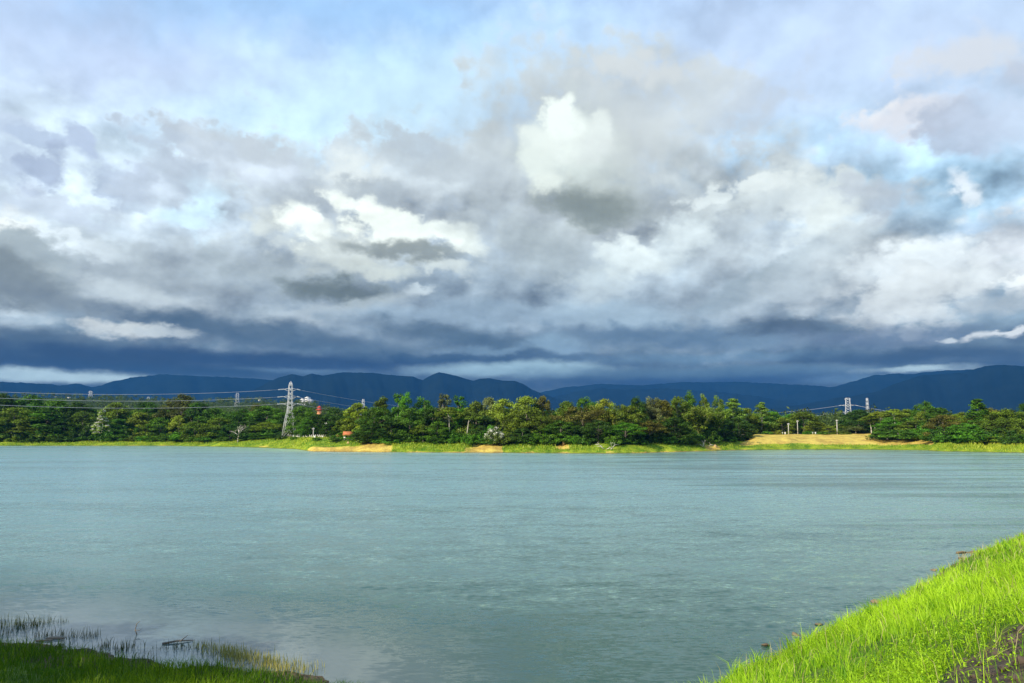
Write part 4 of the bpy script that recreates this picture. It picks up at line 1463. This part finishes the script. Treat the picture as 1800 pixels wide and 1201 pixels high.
pole(503.5, 741, 766, 44, 'pale utility pole at the foot of the tall pylon')
pole(553, 752, 766, 40, 'short pale pole midway along the white wall')
pole(575, 743, 766, 42, 'pale pole at the right part of the white wall')
pole(1309, 737, 762, 46, 'pale pole at the left end of the ochre bank')
pole(1383, 744, 763, 41, 'left of the two close poles on the ochre bank')
pole(1399, 739, 763, 42, 'right of the two close poles on the ochre bank')
pole(1468, 738, 764, 41, 'lone tall pole on the crest right of the ochre bank middle')


# ------------------------------------------------------------------ buildings
def block_building():
    D = 1500.0
    p = ground_at(539, D); z0 = p.z
    root = empty('apartment_block', p, -.42)
    H = row_zx(539, 700, D) - z0
    tiers = [(-8.2, 0, 5.0, 9, .90), (-2.2, 3.0, 3.6, 9, .80), (2.0, 1.5, 5.0, 10, 1.06), (9.0, 2.5, 5.5, 10, .84)]
    for i, (x, y, w_, d_, hh) in enumerate(tiers):
        tw = MB().box((x, y, H * hh / 2), (w_, d_, H * hh)).build('tower', (M_WHITE, M_GREYW, M_WHITE, M_GREYW)[i], root)
        MB().box((x, y, H * hh + .6), (w_ * .5, d_ * .5, 1.2)).build('roof_house', M_WHITE, tw)
        for f in range(3):
            for k in (-1, 0, 1):
                MB().box((x + k * w_ * .29, y - d_ / 2 - .02, H * hh - 2.2 - f * 3.4), (1.5, .14, 1.7)).build('window', M_GLASS, tw)
    tag(root, 'cluster of white high-rise blocks right of the tall pylon top', 'building')


def pavilion():
    D = 560.0
    p = ground_at(562.5, D)
    top = row_zx(562, 713.5, D)
    root = empty('pavilion', p)
    def roof(z0, z1, r0, r1, name):
        vs = [(sx * r0, sy * r0, z0) for sx, sy in ((-1, -1), (1, -1), (1, 1), (-1, 1))] + [(sx * r1, sy * r1, z1) for sx, sy in ((-1, -1), (1, -1), (1, 1), (-1, 1))]
        MB().poly(vs, [(3, 2, 1, 0), (4, 5, 6, 7), (0, 1, 5, 4), (1, 2, 6, 5), (2, 3, 7, 6), (3, 0, 4, 7)]).build(name, M_REDROOF, root)
    h = top - p.z
    roof(h - 1.5, h, 1.7, .2, 'upper_roof')
    MB().box((0, 0, h - 1.8), (2.2, 2.2, .6)).build('lantern', M_WHITE, root)
    roof(h - 2.9, h - 2.1, 2.1, 1.1, 'lower_roof')
    wl = MB().box((0, 0, (h - 2.9) / 2), (2.6, 2.6, h - 2.9)).build('wall', simple('apricot_plaster', (.62, .28, .13), .9), root)
    for k in (-.6, .6):
        MB().box((k, -1.31, h - 3.9), (.6, .08, 1.1)).build('window', M_GLASS, wl)
    tag(root, 'red two-tiered pavilion roof rising above the trees by the tall pylon', 'pavilion')


def hut(px, row, D_s, w_, lab):
    p, D = far_point(px, D_s)
    root = empty('hut', p, .12)
    hw = w_ / 2; hz = row_zx(px, row, D) - p.z
    wl = MB().box((0, 0, hz * .29), (w_ * .86, 3.0, hz * .62)).build('wall', M_WHITE, root)
    vs = [(-hw, -2.2, hz * .55), (hw, -2.2, hz * .55), (hw, 2.2, hz * .55), (-hw, 2.2, hz * .55), (-hw, 0, hz), (hw, 0, hz)]
    MB().poly(vs, [(0, 1, 5, 4), (2, 3, 4, 5), (3, 2, 1, 0)], [(1, 2, 5), (3, 0, 4)]).build('roof', M_ROOF, root)
    MB().box((-w_ * .2, -1.51, hz * .25), (.7, .08, hz * .45)).build('door', M_GLASS, wl)
    MB().box((w_ * .18, -1.51, hz * .32), (.8, .08, .5)).build('window', M_GLASS, wl)
    tag(root, lab, 'hut', 'orange-roofed huts on the left shore')


def perimeter_wall():
    root = empty('boundary_wall', far_point(552, 37)[0])
    inv = root.location.copy()
    xs = np.arange(506, 601, 3.4)
    pts = [far_point(float(x), 37 + 1.0 * math.sin(x * .09))[0] - inv for x in xs]
    for i, p in enumerate(pts):
        MB().box((p.x, p.y, p.z + .55), (.28, .28, 1.2)).build('post', M_CONC, root)
        if i and rnd.random() > .35:
            a, b = pts[i - 1], p
            rz = math.atan2(b.y - a.y, b.x - a.x); L_ = (b - a).length - .3
            c = (a + b) / 2
            MB().box((c.x, c.y, c.z + .35), (L_, .12, rnd.uniform(.45, .95)), rz).build('panel', M_WHITE if rnd.random() < .4 else M_CONC, root)
    tag(root, 'low whitewashed wall of posts and panels right of the tall pylon', 'wall')


block_building(); pavilion(); perimeter_wall()
hut(615.5, 758.5, 26, 3.9, 'orange-roofed hut at the left edge of the middle trees')
hut(598, 763.5, 30, 1.8, 'tiny orange-roofed shed left of the bigger hut')
for px, py, w_, lab in ((100, 697, 3.6, 'small white house front above the left trees'), (123, 699, 3.4, 'tiny white rooftop box above the left trees'), (385.5, 701.5, 3.0, 'lone white speck of a house on the far slope'), (457.5, 701.5, 4.0, 'small white-topped house left of the tall pylon')):
    D = float(shore_d(px)) + 905.0
    p = ground_at(px, D); h = row_zx(px, py, D) - p.z
    root = empty('far_house', p, rnd.uniform(-.4, .4))
    wl = MB().box((0, 0, h / 2 - .4), (w_, w_, h - .8)).build('wall', M_WHITE, root)
    MB().poly([(-w_ * .6, -w_ * .6, h - .8), (w_ * .6, -w_ * .6, h - .8), (w_ * .6, w_ * .6, h - .8), (-w_ * .6, w_ * .6, h - .8), (0, 0, h)], [(3, 2, 1, 0)], [(0, 1, 4), (1, 2, 4), (2, 3, 4), (3, 0, 4)]).build('roof', M_WHITE, root)
    MB().box((0, -w_ / 2 - .02, h - 1.8), (.9, .1, 1.0)).build('window', M_GLASS, wl)
    tag(root, lab, 'house', 'white houses far behind the shore')


# ------------------------------------------------------------------ small things on the far bank
def branch_heap(px, s, size, lab, seed):
    r = random.Random(seed)
    p, D = far_point(px, s)
    root = empty('driftwood', p)
    mb = MB()
    for k in range(5):
        an = r.uniform(0, 6.28); L_ = size * r.uniform(.6, 1.2)
        a = Vector((r.uniform(-.4, .4) * size, r.uniform(-.3, .3) * size, .1))
        d = Vector((math.cos(an), math.sin(an) * .5, r.uniform(.1, .7))).normalized()
        m = a + d * L_ * .5 + Vector((0, 0, .15 * L_)); e = a + d * L_ + Vector((0, 0, -.05 * L_))
        mb.tube([a, m, e], [.13, .09, .03], 6)
        for _ in range(2):
            f = m + Vector((r.uniform(-1, 1), r.uniform(-1, 1), r.uniform(-.2, .8))) * L_ * .35
            mb.tube([m, f], [.06, .02], 5)
    mb.build('branches', M_DEAD, root, True)
    tag(root, lab, 'driftwood', 'bleached driftwood on the far bank')


branch_heap(1068, 4, 3.0, 'bleached tangle of driftwood on the middle bank', 1)
branch_heap(1075, 11, 2.6, 'arched bleached branch above the driftwood tangle', 2)
branch_heap(1236, 5, 3.2, 'fallen bleached branches below the bamboo clumps', 3)
branch_heap(935, 13, 2.4, 'bleached fallen branches under trees left of the driftwood', 4)


def stone_mesh(seed, n=10, m=7, rough=.22):
    r = np.random.default_rng(seed)
    V = [(0, 0, -1.0)]
    for i in range(1, m):
        th = math.pi * i / m
        for k in range(n):
            an = 2 * math.pi * k / n
            V.append((math.sin(th) * math.cos(an), math.sin(th) * math.sin(an), -math.cos(th)))
    V.append((0, 0, 1.0))
    V = np.array(V)
    bumps = sum(wobble(V[:, 0] * s + 3 * V[:, 2], V[:, 1] * s - 2 * V[:, 2], seed + k, 1.0, 2) * a for k, (s, a) in enumerate(((1.3, rough), (2.8, rough * .5))))
    V = V * (1 + bumps)[:, None]
    for _ in range(9):      # flat broken facets
        d = r.normal(size=3); d /= np.linalg.norm(d)
        over = V @ d - .62
        V = V - np.where(over > 0, over, 0)[:, None] * d
    q, t = [], []
    for i in range(m - 2):
        for k in range(n):
            a, b = 1 + i * n + k, 1 + i * n + (k + 1) % n
            q.append((a, b, b + n, a + n))
    for k in range(n):
        t.append((0, 1 + (k + 1) % n, 1 + k))
        e = 1 + (m - 2) * n
        t.append((len(V) - 1, e + k, e + (k + 1) % n))
    return mesh_np('stone', V, q, t)


STONES = [stone_mesh(s) for s in range(5)]
M_STONE = simple('brown_stone', (.085, .062, .042), .85, var=.45, scale=5)
M_YSTONE = simple('ochre_stone', (.50, .34, .15), .9, var=.3, scale=1)
for s_ in STONES: s_.materials.append(M_STONE)
ys = [stone_mesh(20 + s) for s in range(3)]
for s_ in ys: s_.materials.append(M_YSTONE)


def stone(me, loc, scale, lab, cat='stone', group=None, name='stone'):
    o = link(name, me); o.location = loc; o.scale = scale
    o.rotation_euler = (rnd.uniform(-.4, .4), rnd.uniform(-.4, .4), rnd.uniform(0, 6.28))
    tag(o, lab, cat, group)
    return o


for k, (px, s, sz) in enumerate(((990, 11, .9), (614, 16, .7), (645, 15, .8), (654, 15.5, .7), (664, 15, .9), (671, 16, .8), (858, 13, .9), (1255, 6, .8))):
    p, D = far_point(px, s)
    lab = ['ochre boulder on the bank left of the driftwood', 'pale boulder on the sandy spit below the hut', 'leftmost ochre rock of the row on the sandy spit', 'second ochre rock of the row on the sandy spit',
           'third ochre rock of the row on the sandy spit', 'rightmost ochre rock of the row on the sandy spit', 'ochre rock above the small bare patch in the middle', 'ochre rock at the foot of the bamboo'][k]
    stone(ys[k % 3], p + Vector((0, 0, sz * .3)), (sz, sz * .7, sz * .75), lab, 'rock', 'ochre rocks on the far bank', 'rock')
for k, px in enumerate((1372, 1377, 1425, 1430)):
    p, D = far_point(px, 41)
    root = empty('marker_post', p)
    MB().box((0, 0, .35), (.42, .25, .9)).build('post', M_WHITE, root)
    MB().box((0, 0, .84), (.52, .34, .12)).build('cap', M_WHITE, root)
    tag(root, ['left', 'right'][k % 2] + ' white marker post of the ' + ['left', 'right'][k // 2] + ' pair on the ochre crest', 'post', 'white marker posts on the ochre bank')


# ------------------------------------------------------------------ foreground grass
def near_ray(px, py):
    """Where the ray of a photo point meets the near banks or the water."""
    d = ray(px, py)
    lo = None
    for t in np.arange(3, 70, .05):
        p = Vector((0, 0, CAM_H)) + d * t
        z = max(0.0, float(near_z(p.x, p.y)[0]))
        if p.z <= z: return p
    return p


def scatter(n, x0, x1, y0, y1, seed):
    r = np.random.default_rng(seed)
    x, y = r.uniform(x0, x1, n), r.uniform(y0, y1, n)
    z, dr, dl = near_z(x, y)
    return r, x, y, z, dr, dl


def build_right_grass():
    r, x, y, z, dr, dl = scatter(2000000, 1, 42, 6, 62, 3)
    d = np.hypot(x, y)
    u, v = to_px(x, y, z)
    prob = np.clip(1.0 * (9.0 / d) ** 1.5, 0, 1)
    keep = (dr > -.12) & (z > -.04) & (u > 1050) & (u < 1950) & (v < 1330) & (r.random(len(x)) < prob)
    keep &= r.random(len(x)) < np.clip(.62 + .5 * wobble(x, y, 45, 2.4), .15, 1) * np.clip(.25 + dr * 1.2 + .8 * wobble(x, y, 47, 1.6), .08, 1)
    keep &= ~bare_soil(u, v) | (r.random(len(x)) < .05)
    x, y, z, dr, d = x[keep], y[keep], z[keep], dr[keep], d[keep]
    n = len(x)
    rough = wobble(x, y, 41, .9); tuft = wobble(x, y, 42, 3.0)
    far = np.clip(d / 9, 1, 4)
    hgt = r.uniform(.10, .36, n) * np.clip(1 + .45 * rough + .7 * tuft, .25, 2.2) * np.where(dr < .3, .8, 1)
    tall = r.random(n) < .012
    hgt = np.where(tall, r.uniform(.4, .75, n), hgt)
    wid = r.uniform(.005, .0105, n) * far ** .8 * np.where(tall, .7, 1)
    lean = r.uniform(.2, .95, n)
    tint = np.clip(.50 + .50 * rough + .34 * tuft + .26 * r.normal(size=n) + np.where(tall, .4, 0), 0, 1)
    ldir = 2.2 * wobble(x, y, 46, .8) + r.normal(size=n) * 1.1 + 2.4
    V, Q, T, t = blades(np.stack([x, y, z - .015], 1), hgt, wid, ldir, lean, 8, tint)
    me = mesh_np('bank_grass', V, Q, T, attrs={'tint': t})
    o = link('bank_grass', me, leafy('lime_grass', .42, (.10, .28, .008), (.53, .80, .035), .01))
    tag(o, 'bright lime green grass covering the right embankment', 'grass', kind='stuff')
    # tussocks: dense tufts of long leaning blades
    rt = np.random.default_rng(61)
    k = 650
    tx, ty = rt.uniform(3, 36, k), rt.uniform(8, 54, k)
    tz, tdr, _ = near_z(tx, ty); tu, tv = to_px(tx, ty, tz)
    ok = (tdr > -.05) & (tz > -.02) & (tu > 1100) & (tu < 1900) & (tv < 1300) & ~bare_soil(tu, tv)
    tx, ty = tx[ok], ty[ok]; td = np.hypot(tx, ty)
    per = np.clip(70 * 12 / td, 18, 90).astype(int)
    idx = np.repeat(np.arange(len(tx)), per); m = len(idx)
    bx, by = tx[idx] + rt.normal(size=m) * .10, ty[idx] + rt.normal(size=m) * .10
    bz = near_z(bx, by)[0]
    lead = rt.uniform(0, 6.28, len(tx))[idx]
    V, Q, T, t = blades(np.stack([bx, by, bz - .02], 1), rt.uniform(.22, .62, m) * rt.uniform(.5, 1.3, len(tx))[idx], rt.uniform(.007, .013, m) * np.clip(td[idx] / 9, 1, 4) ** .8,
                        lead + rt.normal(size=m) * 1.0, rt.uniform(.3, 1.0, m), 62, np.clip(rt.uniform(.1, .9, len(tx))[idx] + .2 * rt.normal(size=m), 0, 1))
    tag(link('grass_tussocks', mesh_np('grass_tussocks', V, Q, T, attrs={'tint': t}), bpy.data.materials['lime_grass']),
        'longer tufts of leaning grass scattered over the right embankment', 'grass', kind='stuff')
    # dry stems
    m = 5200
    bx, by = rt.uniform(3, 30, m), rt.uniform(7, 46, m)
    bz, bdr, _ = near_z(bx, by); bu, bv = to_px(bx, by, bz)
    ok = (bdr > -.1) & (bz > -.03) & (bu > 1100) & (bu < 1900) & (bv < 1320)
    bx, by, bz = bx[ok], by[ok], bz[ok]; m = len(bx)
    V, Q, T, t = blades(np.stack([bx, by, bz - .02], 1), rt.uniform(.2, .7, m), rt.uniform(.004, .008, m) * np.clip(np.hypot(bx, by) / 9, 1, 4) ** .8, rt.uniform(0, 6.28, m), rt.uniform(.2, 1.1, m), 63, rt.random(m))
    tag(link('dry_stems', mesh_np('dry_stems', V, Q, T, attrs={'tint': t}), leafy('dry_stem', .2, (.30, .24, .09), (.62, .55, .24))),
        'dry straw-coloured grass stems among the green of the right embankment', 'grass', kind='stuff')
    # small-leaved creeper between the blades
    r, x, y, z, dr, dl = scatter(150000, 2, 16, 6, 24, 13)
    u, v = to_px(x, y, z); d = np.hypot(x, y)
    w_ = wobble(x, y, 43, .7)
    keep = (dr > .6) & (u > 1150) & (u < 1900) & (v < 1320) & (w_ > -.25) & (r.random(len(x)) < np.clip((9 / d) ** 1.6, 0, 1))
    keep &= ~bare_soil(u, v) | (r.random(len(x)) < .12)
    x, y, z = x[keep], y[keep], z[keep]
    C = np.stack([x, y, z + r.uniform(.06, .26, len(x))], 1)
    me = leaves_mesh('creeper', C, np.full(len(C), .035), 3, .034, 14, .6, up=.9)
    me.update()
    o = link('creeper_leaves', me, leafy('creeper', .4, (.28, .46, .012)))
    tag(o, 'small-leaved creeping weed among the grass of the right embankment', 'weeds', kind='stuff')


def build_left_grass():
    r, x, y, z, dr, dl = scatter(420000, -24, 2, 8, 30, 4)
    u, v = to_px(x, y, z); d = np.hypot(x, y)
    keep = (dl > .25 + .7 * r.random(len(x))) & (u > -120) & (u < 760) & (v < 1320) & (dr < -.2) & (r.random(len(x)) < np.clip((12 / d) ** 1.2, 0, 1))
    x, y, z, dl = x[keep], y[keep], z[keep], dl[keep]
    n = len(x); d = np.hypot(x, y)
    rough = wobble(x, y, 44, .8)
    hgt = r.uniform(.14, .36, n) * (1 + .4 * rough)
    tint = np.clip(.4 + .3 * rough + .2 * r.normal(size=n) - np.clip((4.5 - dl) * .16, 0, .5), 0, 1)      # blades darkened towards the water, deepening the cast shade in their colour
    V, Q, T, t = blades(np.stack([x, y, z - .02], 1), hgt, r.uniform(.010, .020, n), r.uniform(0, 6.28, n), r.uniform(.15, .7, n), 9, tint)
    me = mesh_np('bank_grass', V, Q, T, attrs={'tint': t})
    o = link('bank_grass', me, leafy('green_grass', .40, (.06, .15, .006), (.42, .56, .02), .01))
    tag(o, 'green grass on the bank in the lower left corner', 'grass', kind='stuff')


def reed_band(lines, n, hmin, hmax, seed, base, tint2, name, lab, spread):
    """Reeds standing in the shallows along photo polylines, put where those rays meet the water."""
    r = np.random.default_rng(seed)
    pos, hs = [], []
    for (pts, share, width) in lines:
        W = []
        for px, py in pts:
            d = ray(px, py); t = -CAM_H / d.z
            W.append((d.x * t, d.y * t))
        W = np.array(W)
        seg = np.hypot(*np.diff(W, axis=0).T); cum = np.concatenate([[0], np.cumsum(seg)])
        k = int(n * share)
        nc = max(4, k // 26)
        cs = r.random(nc) * cum[-1]
        s = np.clip(cs[r.integers(0, nc, k)] + r.normal(size=k) * spread, 0, cum[-1])
        x = np.interp(s, cum, W[:, 0]) + r.normal(size=k) * width * .4; y = np.interp(s, cum, W[:, 1]) + r.normal(size=k) * width
        pos.append(np.stack([x, y, np.full(k, -.12)], 1))
        hs.append(r.uniform(hmin, hmax, k))
    pos, hs = np.concatenate(pos), np.concatenate(hs)
    n = len(pos)
    V, Q, T, t = blades(pos, hs, r.uniform(.012, .024, n), r.uniform(0, 6.28, n), r.uniform(.0, .35, n), seed + 1, np.clip(r.normal(.4, .25, n), 0, 1))
    me = mesh_np(name, V, Q, T, attrs={'tint': t})
    tag(link(name, me, leafy(name, .25, base, tint2, .02)), lab, 'reeds', kind='stuff')


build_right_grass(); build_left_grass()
reed_band([([(-30, 1100), (40, 1103), (70, 1100)], .34, .45), ([(30, 1098), (115, 1094)], .05, .15), ([(0, 1118), (90, 1118), (165, 1120)], .20, .18), ([(0, 1140), (90, 1138), (200, 1150), (320, 1172)], .22, .22),
           ([(170, 1136), (205, 1140)], .05, .15), ([(215, 1140), (300, 1140), (370, 1140)], .14, .14)],
          950, .18, .46, 91, (.035, .055, .014), (.09, .11, .03), 'water_reeds', 'dark upright reeds standing in the still shallows at lower left', .25)
reed_band([([(340, 1136), (400, 1150), (460, 1165), (500, 1180), (530, 1182)], .80, .28), ([(400, 1180), (520, 1192), (600, 1202)], .12, .25), ([(430, 1150), (560, 1182)], .08, .3)],
          1400, .18, .42, 95, (.24, .25, .06), (.50, .44, .15), 'dry_reeds', 'straw yellow dry reeds in the shallows left of centre', .3)


def water_point(px, py, dz=0.02):
    d = ray(px, py); t = -CAM_H / d.z
    return Vector((d.x * t, d.y * t, dz))


a, b = water_point(285, 1133), water_point(340, 1127)
root = empty('floating_branch', a)
MB().tube([(0, 0, 0), (b - a) * .5 + Vector((0, .03, .03)), b - a], [.03, .026, .012], 6).build('stick', M_BARK, root)
MB().tube([(b - a) * .55, (b - a) * .6 + Vector((.15, .1, .16))], [.02, .008], 5).build('twig', M_BARK, root)
tag(root, 'straight dark branch floating among the reeds', 'branch')
p = water_point(243, 1116)
root = empty('bent_twig', p)
MB().tube([(0, 0, -.1), (-.10, 0, .12), (-.06, 0, .30), (.04, 0, .38)], [.016, .016, .013, .006], 5).build('stem', M_BARK, root)
MB().tube([(-.10, 0, .12), (.02, 0, .10), (.10, 0, .15)], [.012, .01, .005], 5).build('shoot', M_BARK, root)
tag(root, 'small curved twig poking out of the still water', 'twig')
p = water_point(96, 1124)
root = empty('floating_log', p)
MB().tube([(-.25, 0, 0), (0, .03, .02), (.28, 0, .02)], [.03, .05, .03], 7).build('log', M_BARK, root)
MB().tube([(-.4, -.25, 0), (.05, -.2, .015)], [.03, .02], 6).build('splinter', M_BARK, root)
tag(root, 'short dark log floating at the edge of the left reeds', 'log')

# stones: bare slope in the corner, and along the right waterline
i = 0
spots = [(1785, 1128, .16), (1750, 1150, .13), (1795, 1165, .15), (1768, 1178, .12), (1725, 1168, .10), (1740, 1190, .14), (1790, 1196, .12), (1712, 1192, .09), (1798, 1108, .11), (1776, 1152, .09),
         (1690, 1178, .08), (1668, 1192, .09), (1730, 1146, .07), (1758, 1128, .08), (1700, 1160, .06)]
near = ['at the very top', 'near the middle', 'by the right edge', 'below the middle']
ordw = ['first', 'second', 'third', 'fourth', 'fifth', 'sixth', 'seventh', 'eighth', 'ninth', 'tenth', 'eleventh', 'twelfth', 'thirteenth', 'fourteenth', 'fifteenth']
for j, (px, py, sz) in enumerate(sorted(spots)):
    p = near_ray(px, py)
    stone(STONES[j % 5], p + Vector((0, 0, sz * .12)), (sz * rnd.uniform(.5, .95), sz * .6, sz * .45), f'{ordw[j]} brown stone from the left on the bare corner slope', 'stone', 'stones on the bare corner slope')
edge = [(1688, 973, .34), (1700, 971, .42), (1712, 972, .36), (1690, 982, .22), (1640, 1003, .22), (1560, 1042, .24), (1540, 1060, .22), (1500, 1072, .2), (1440, 1098, .18), (1425, 1103, .20),
        (1400, 1117, .17), (1345, 1135, .2), (1355, 1140, .16), (1330, 1160, .18), (1322, 1168, .15)]
EDGE = [stone_mesh(40 + q) for q in range(3)]
for s_ in EDGE: s_.materials.append(simple('muddy_stone', (.20, .145, .085), .9, var=.4, scale=4))
for j, (px, py, sz) in enumerate(sorted(sorted(edge)[::2] + [edge[0]])):
    p = water_point(px, py, 0)
    stone(EDGE[j % 3], p + Vector((0, 0, sz * .02)), (sz * 1.3, sz * .7, sz * .30), f'{ordw[j]} brown stone from the left along the right waterline', 'stone', 'stones along the right waterline')

# long runners trailing over the bare slope
for j, pts in enumerate(([(1790, 1105), (1760, 1130), (1745, 1150)], [(1795, 1140), (1765, 1160), (1735, 1172)], [(1760, 1098), (1715, 1125), (1695, 1155)])):
    P = [near_ray(*p) + Vector((0, 0, .05 + .04 * (k == 1))) for k, p in enumerate(pts)]
    root = empty('runner_vine', P[0])
    Q = [p - P[0] for p in P]
    MB().tube(Q, [.006, .006, .004], 5).build('stem', simple('runner_stem', (.34, .34, .08), .8), root)
    lm = leaves_mesh('leaves', [tuple(Q[0].lerp(Q[1], t)) for t in (.1, .3, .5, .7, .9)] + [tuple(Q[1].lerp(Q[2], t)) for t in (.2, .4, .6, .8)], [.03] * 9, 3, .05, 300 + j, .5, up=1)
    o = link('leaves', lm, M_LEAF, root); o.color = (.20, .34, .02, 1)
    tag(root, ['upper', 'middle', 'left'][j] + ' thin green runner trailing over the bare corner soil', 'vine', 'runners on the bare corner soil')


# ------------------------------------------------------------------ trees just out of the picture on the left, whose crowns shade the left bank
for j, (x_, y_, h_) in enumerate(((-28.1, 14.5, 6.2), (-23.2, 13.0, 6.6), (-18.4, 12.1, 6.2))):
    tm, cm, bm, H0, R0 = PROTO[('umbrella', j)]
    root = empty('tree', (x_, y_, float(near_z(x_, y_)[0]) - .1), 1.3 * j)
    root.scale = (3.8 / R0, 3.8 / R0, h_ / H0)
    link('trunk', tm, None, root)
    o = link('crown', cm, None, root); o.color = (*HUES['green'], 1)
    tag(root, ['farthest', 'middle', 'nearest'][j] + ' flat-topped shade tree on the bank beyond the left edge', 'tree', 'shade trees beyond the left edge')
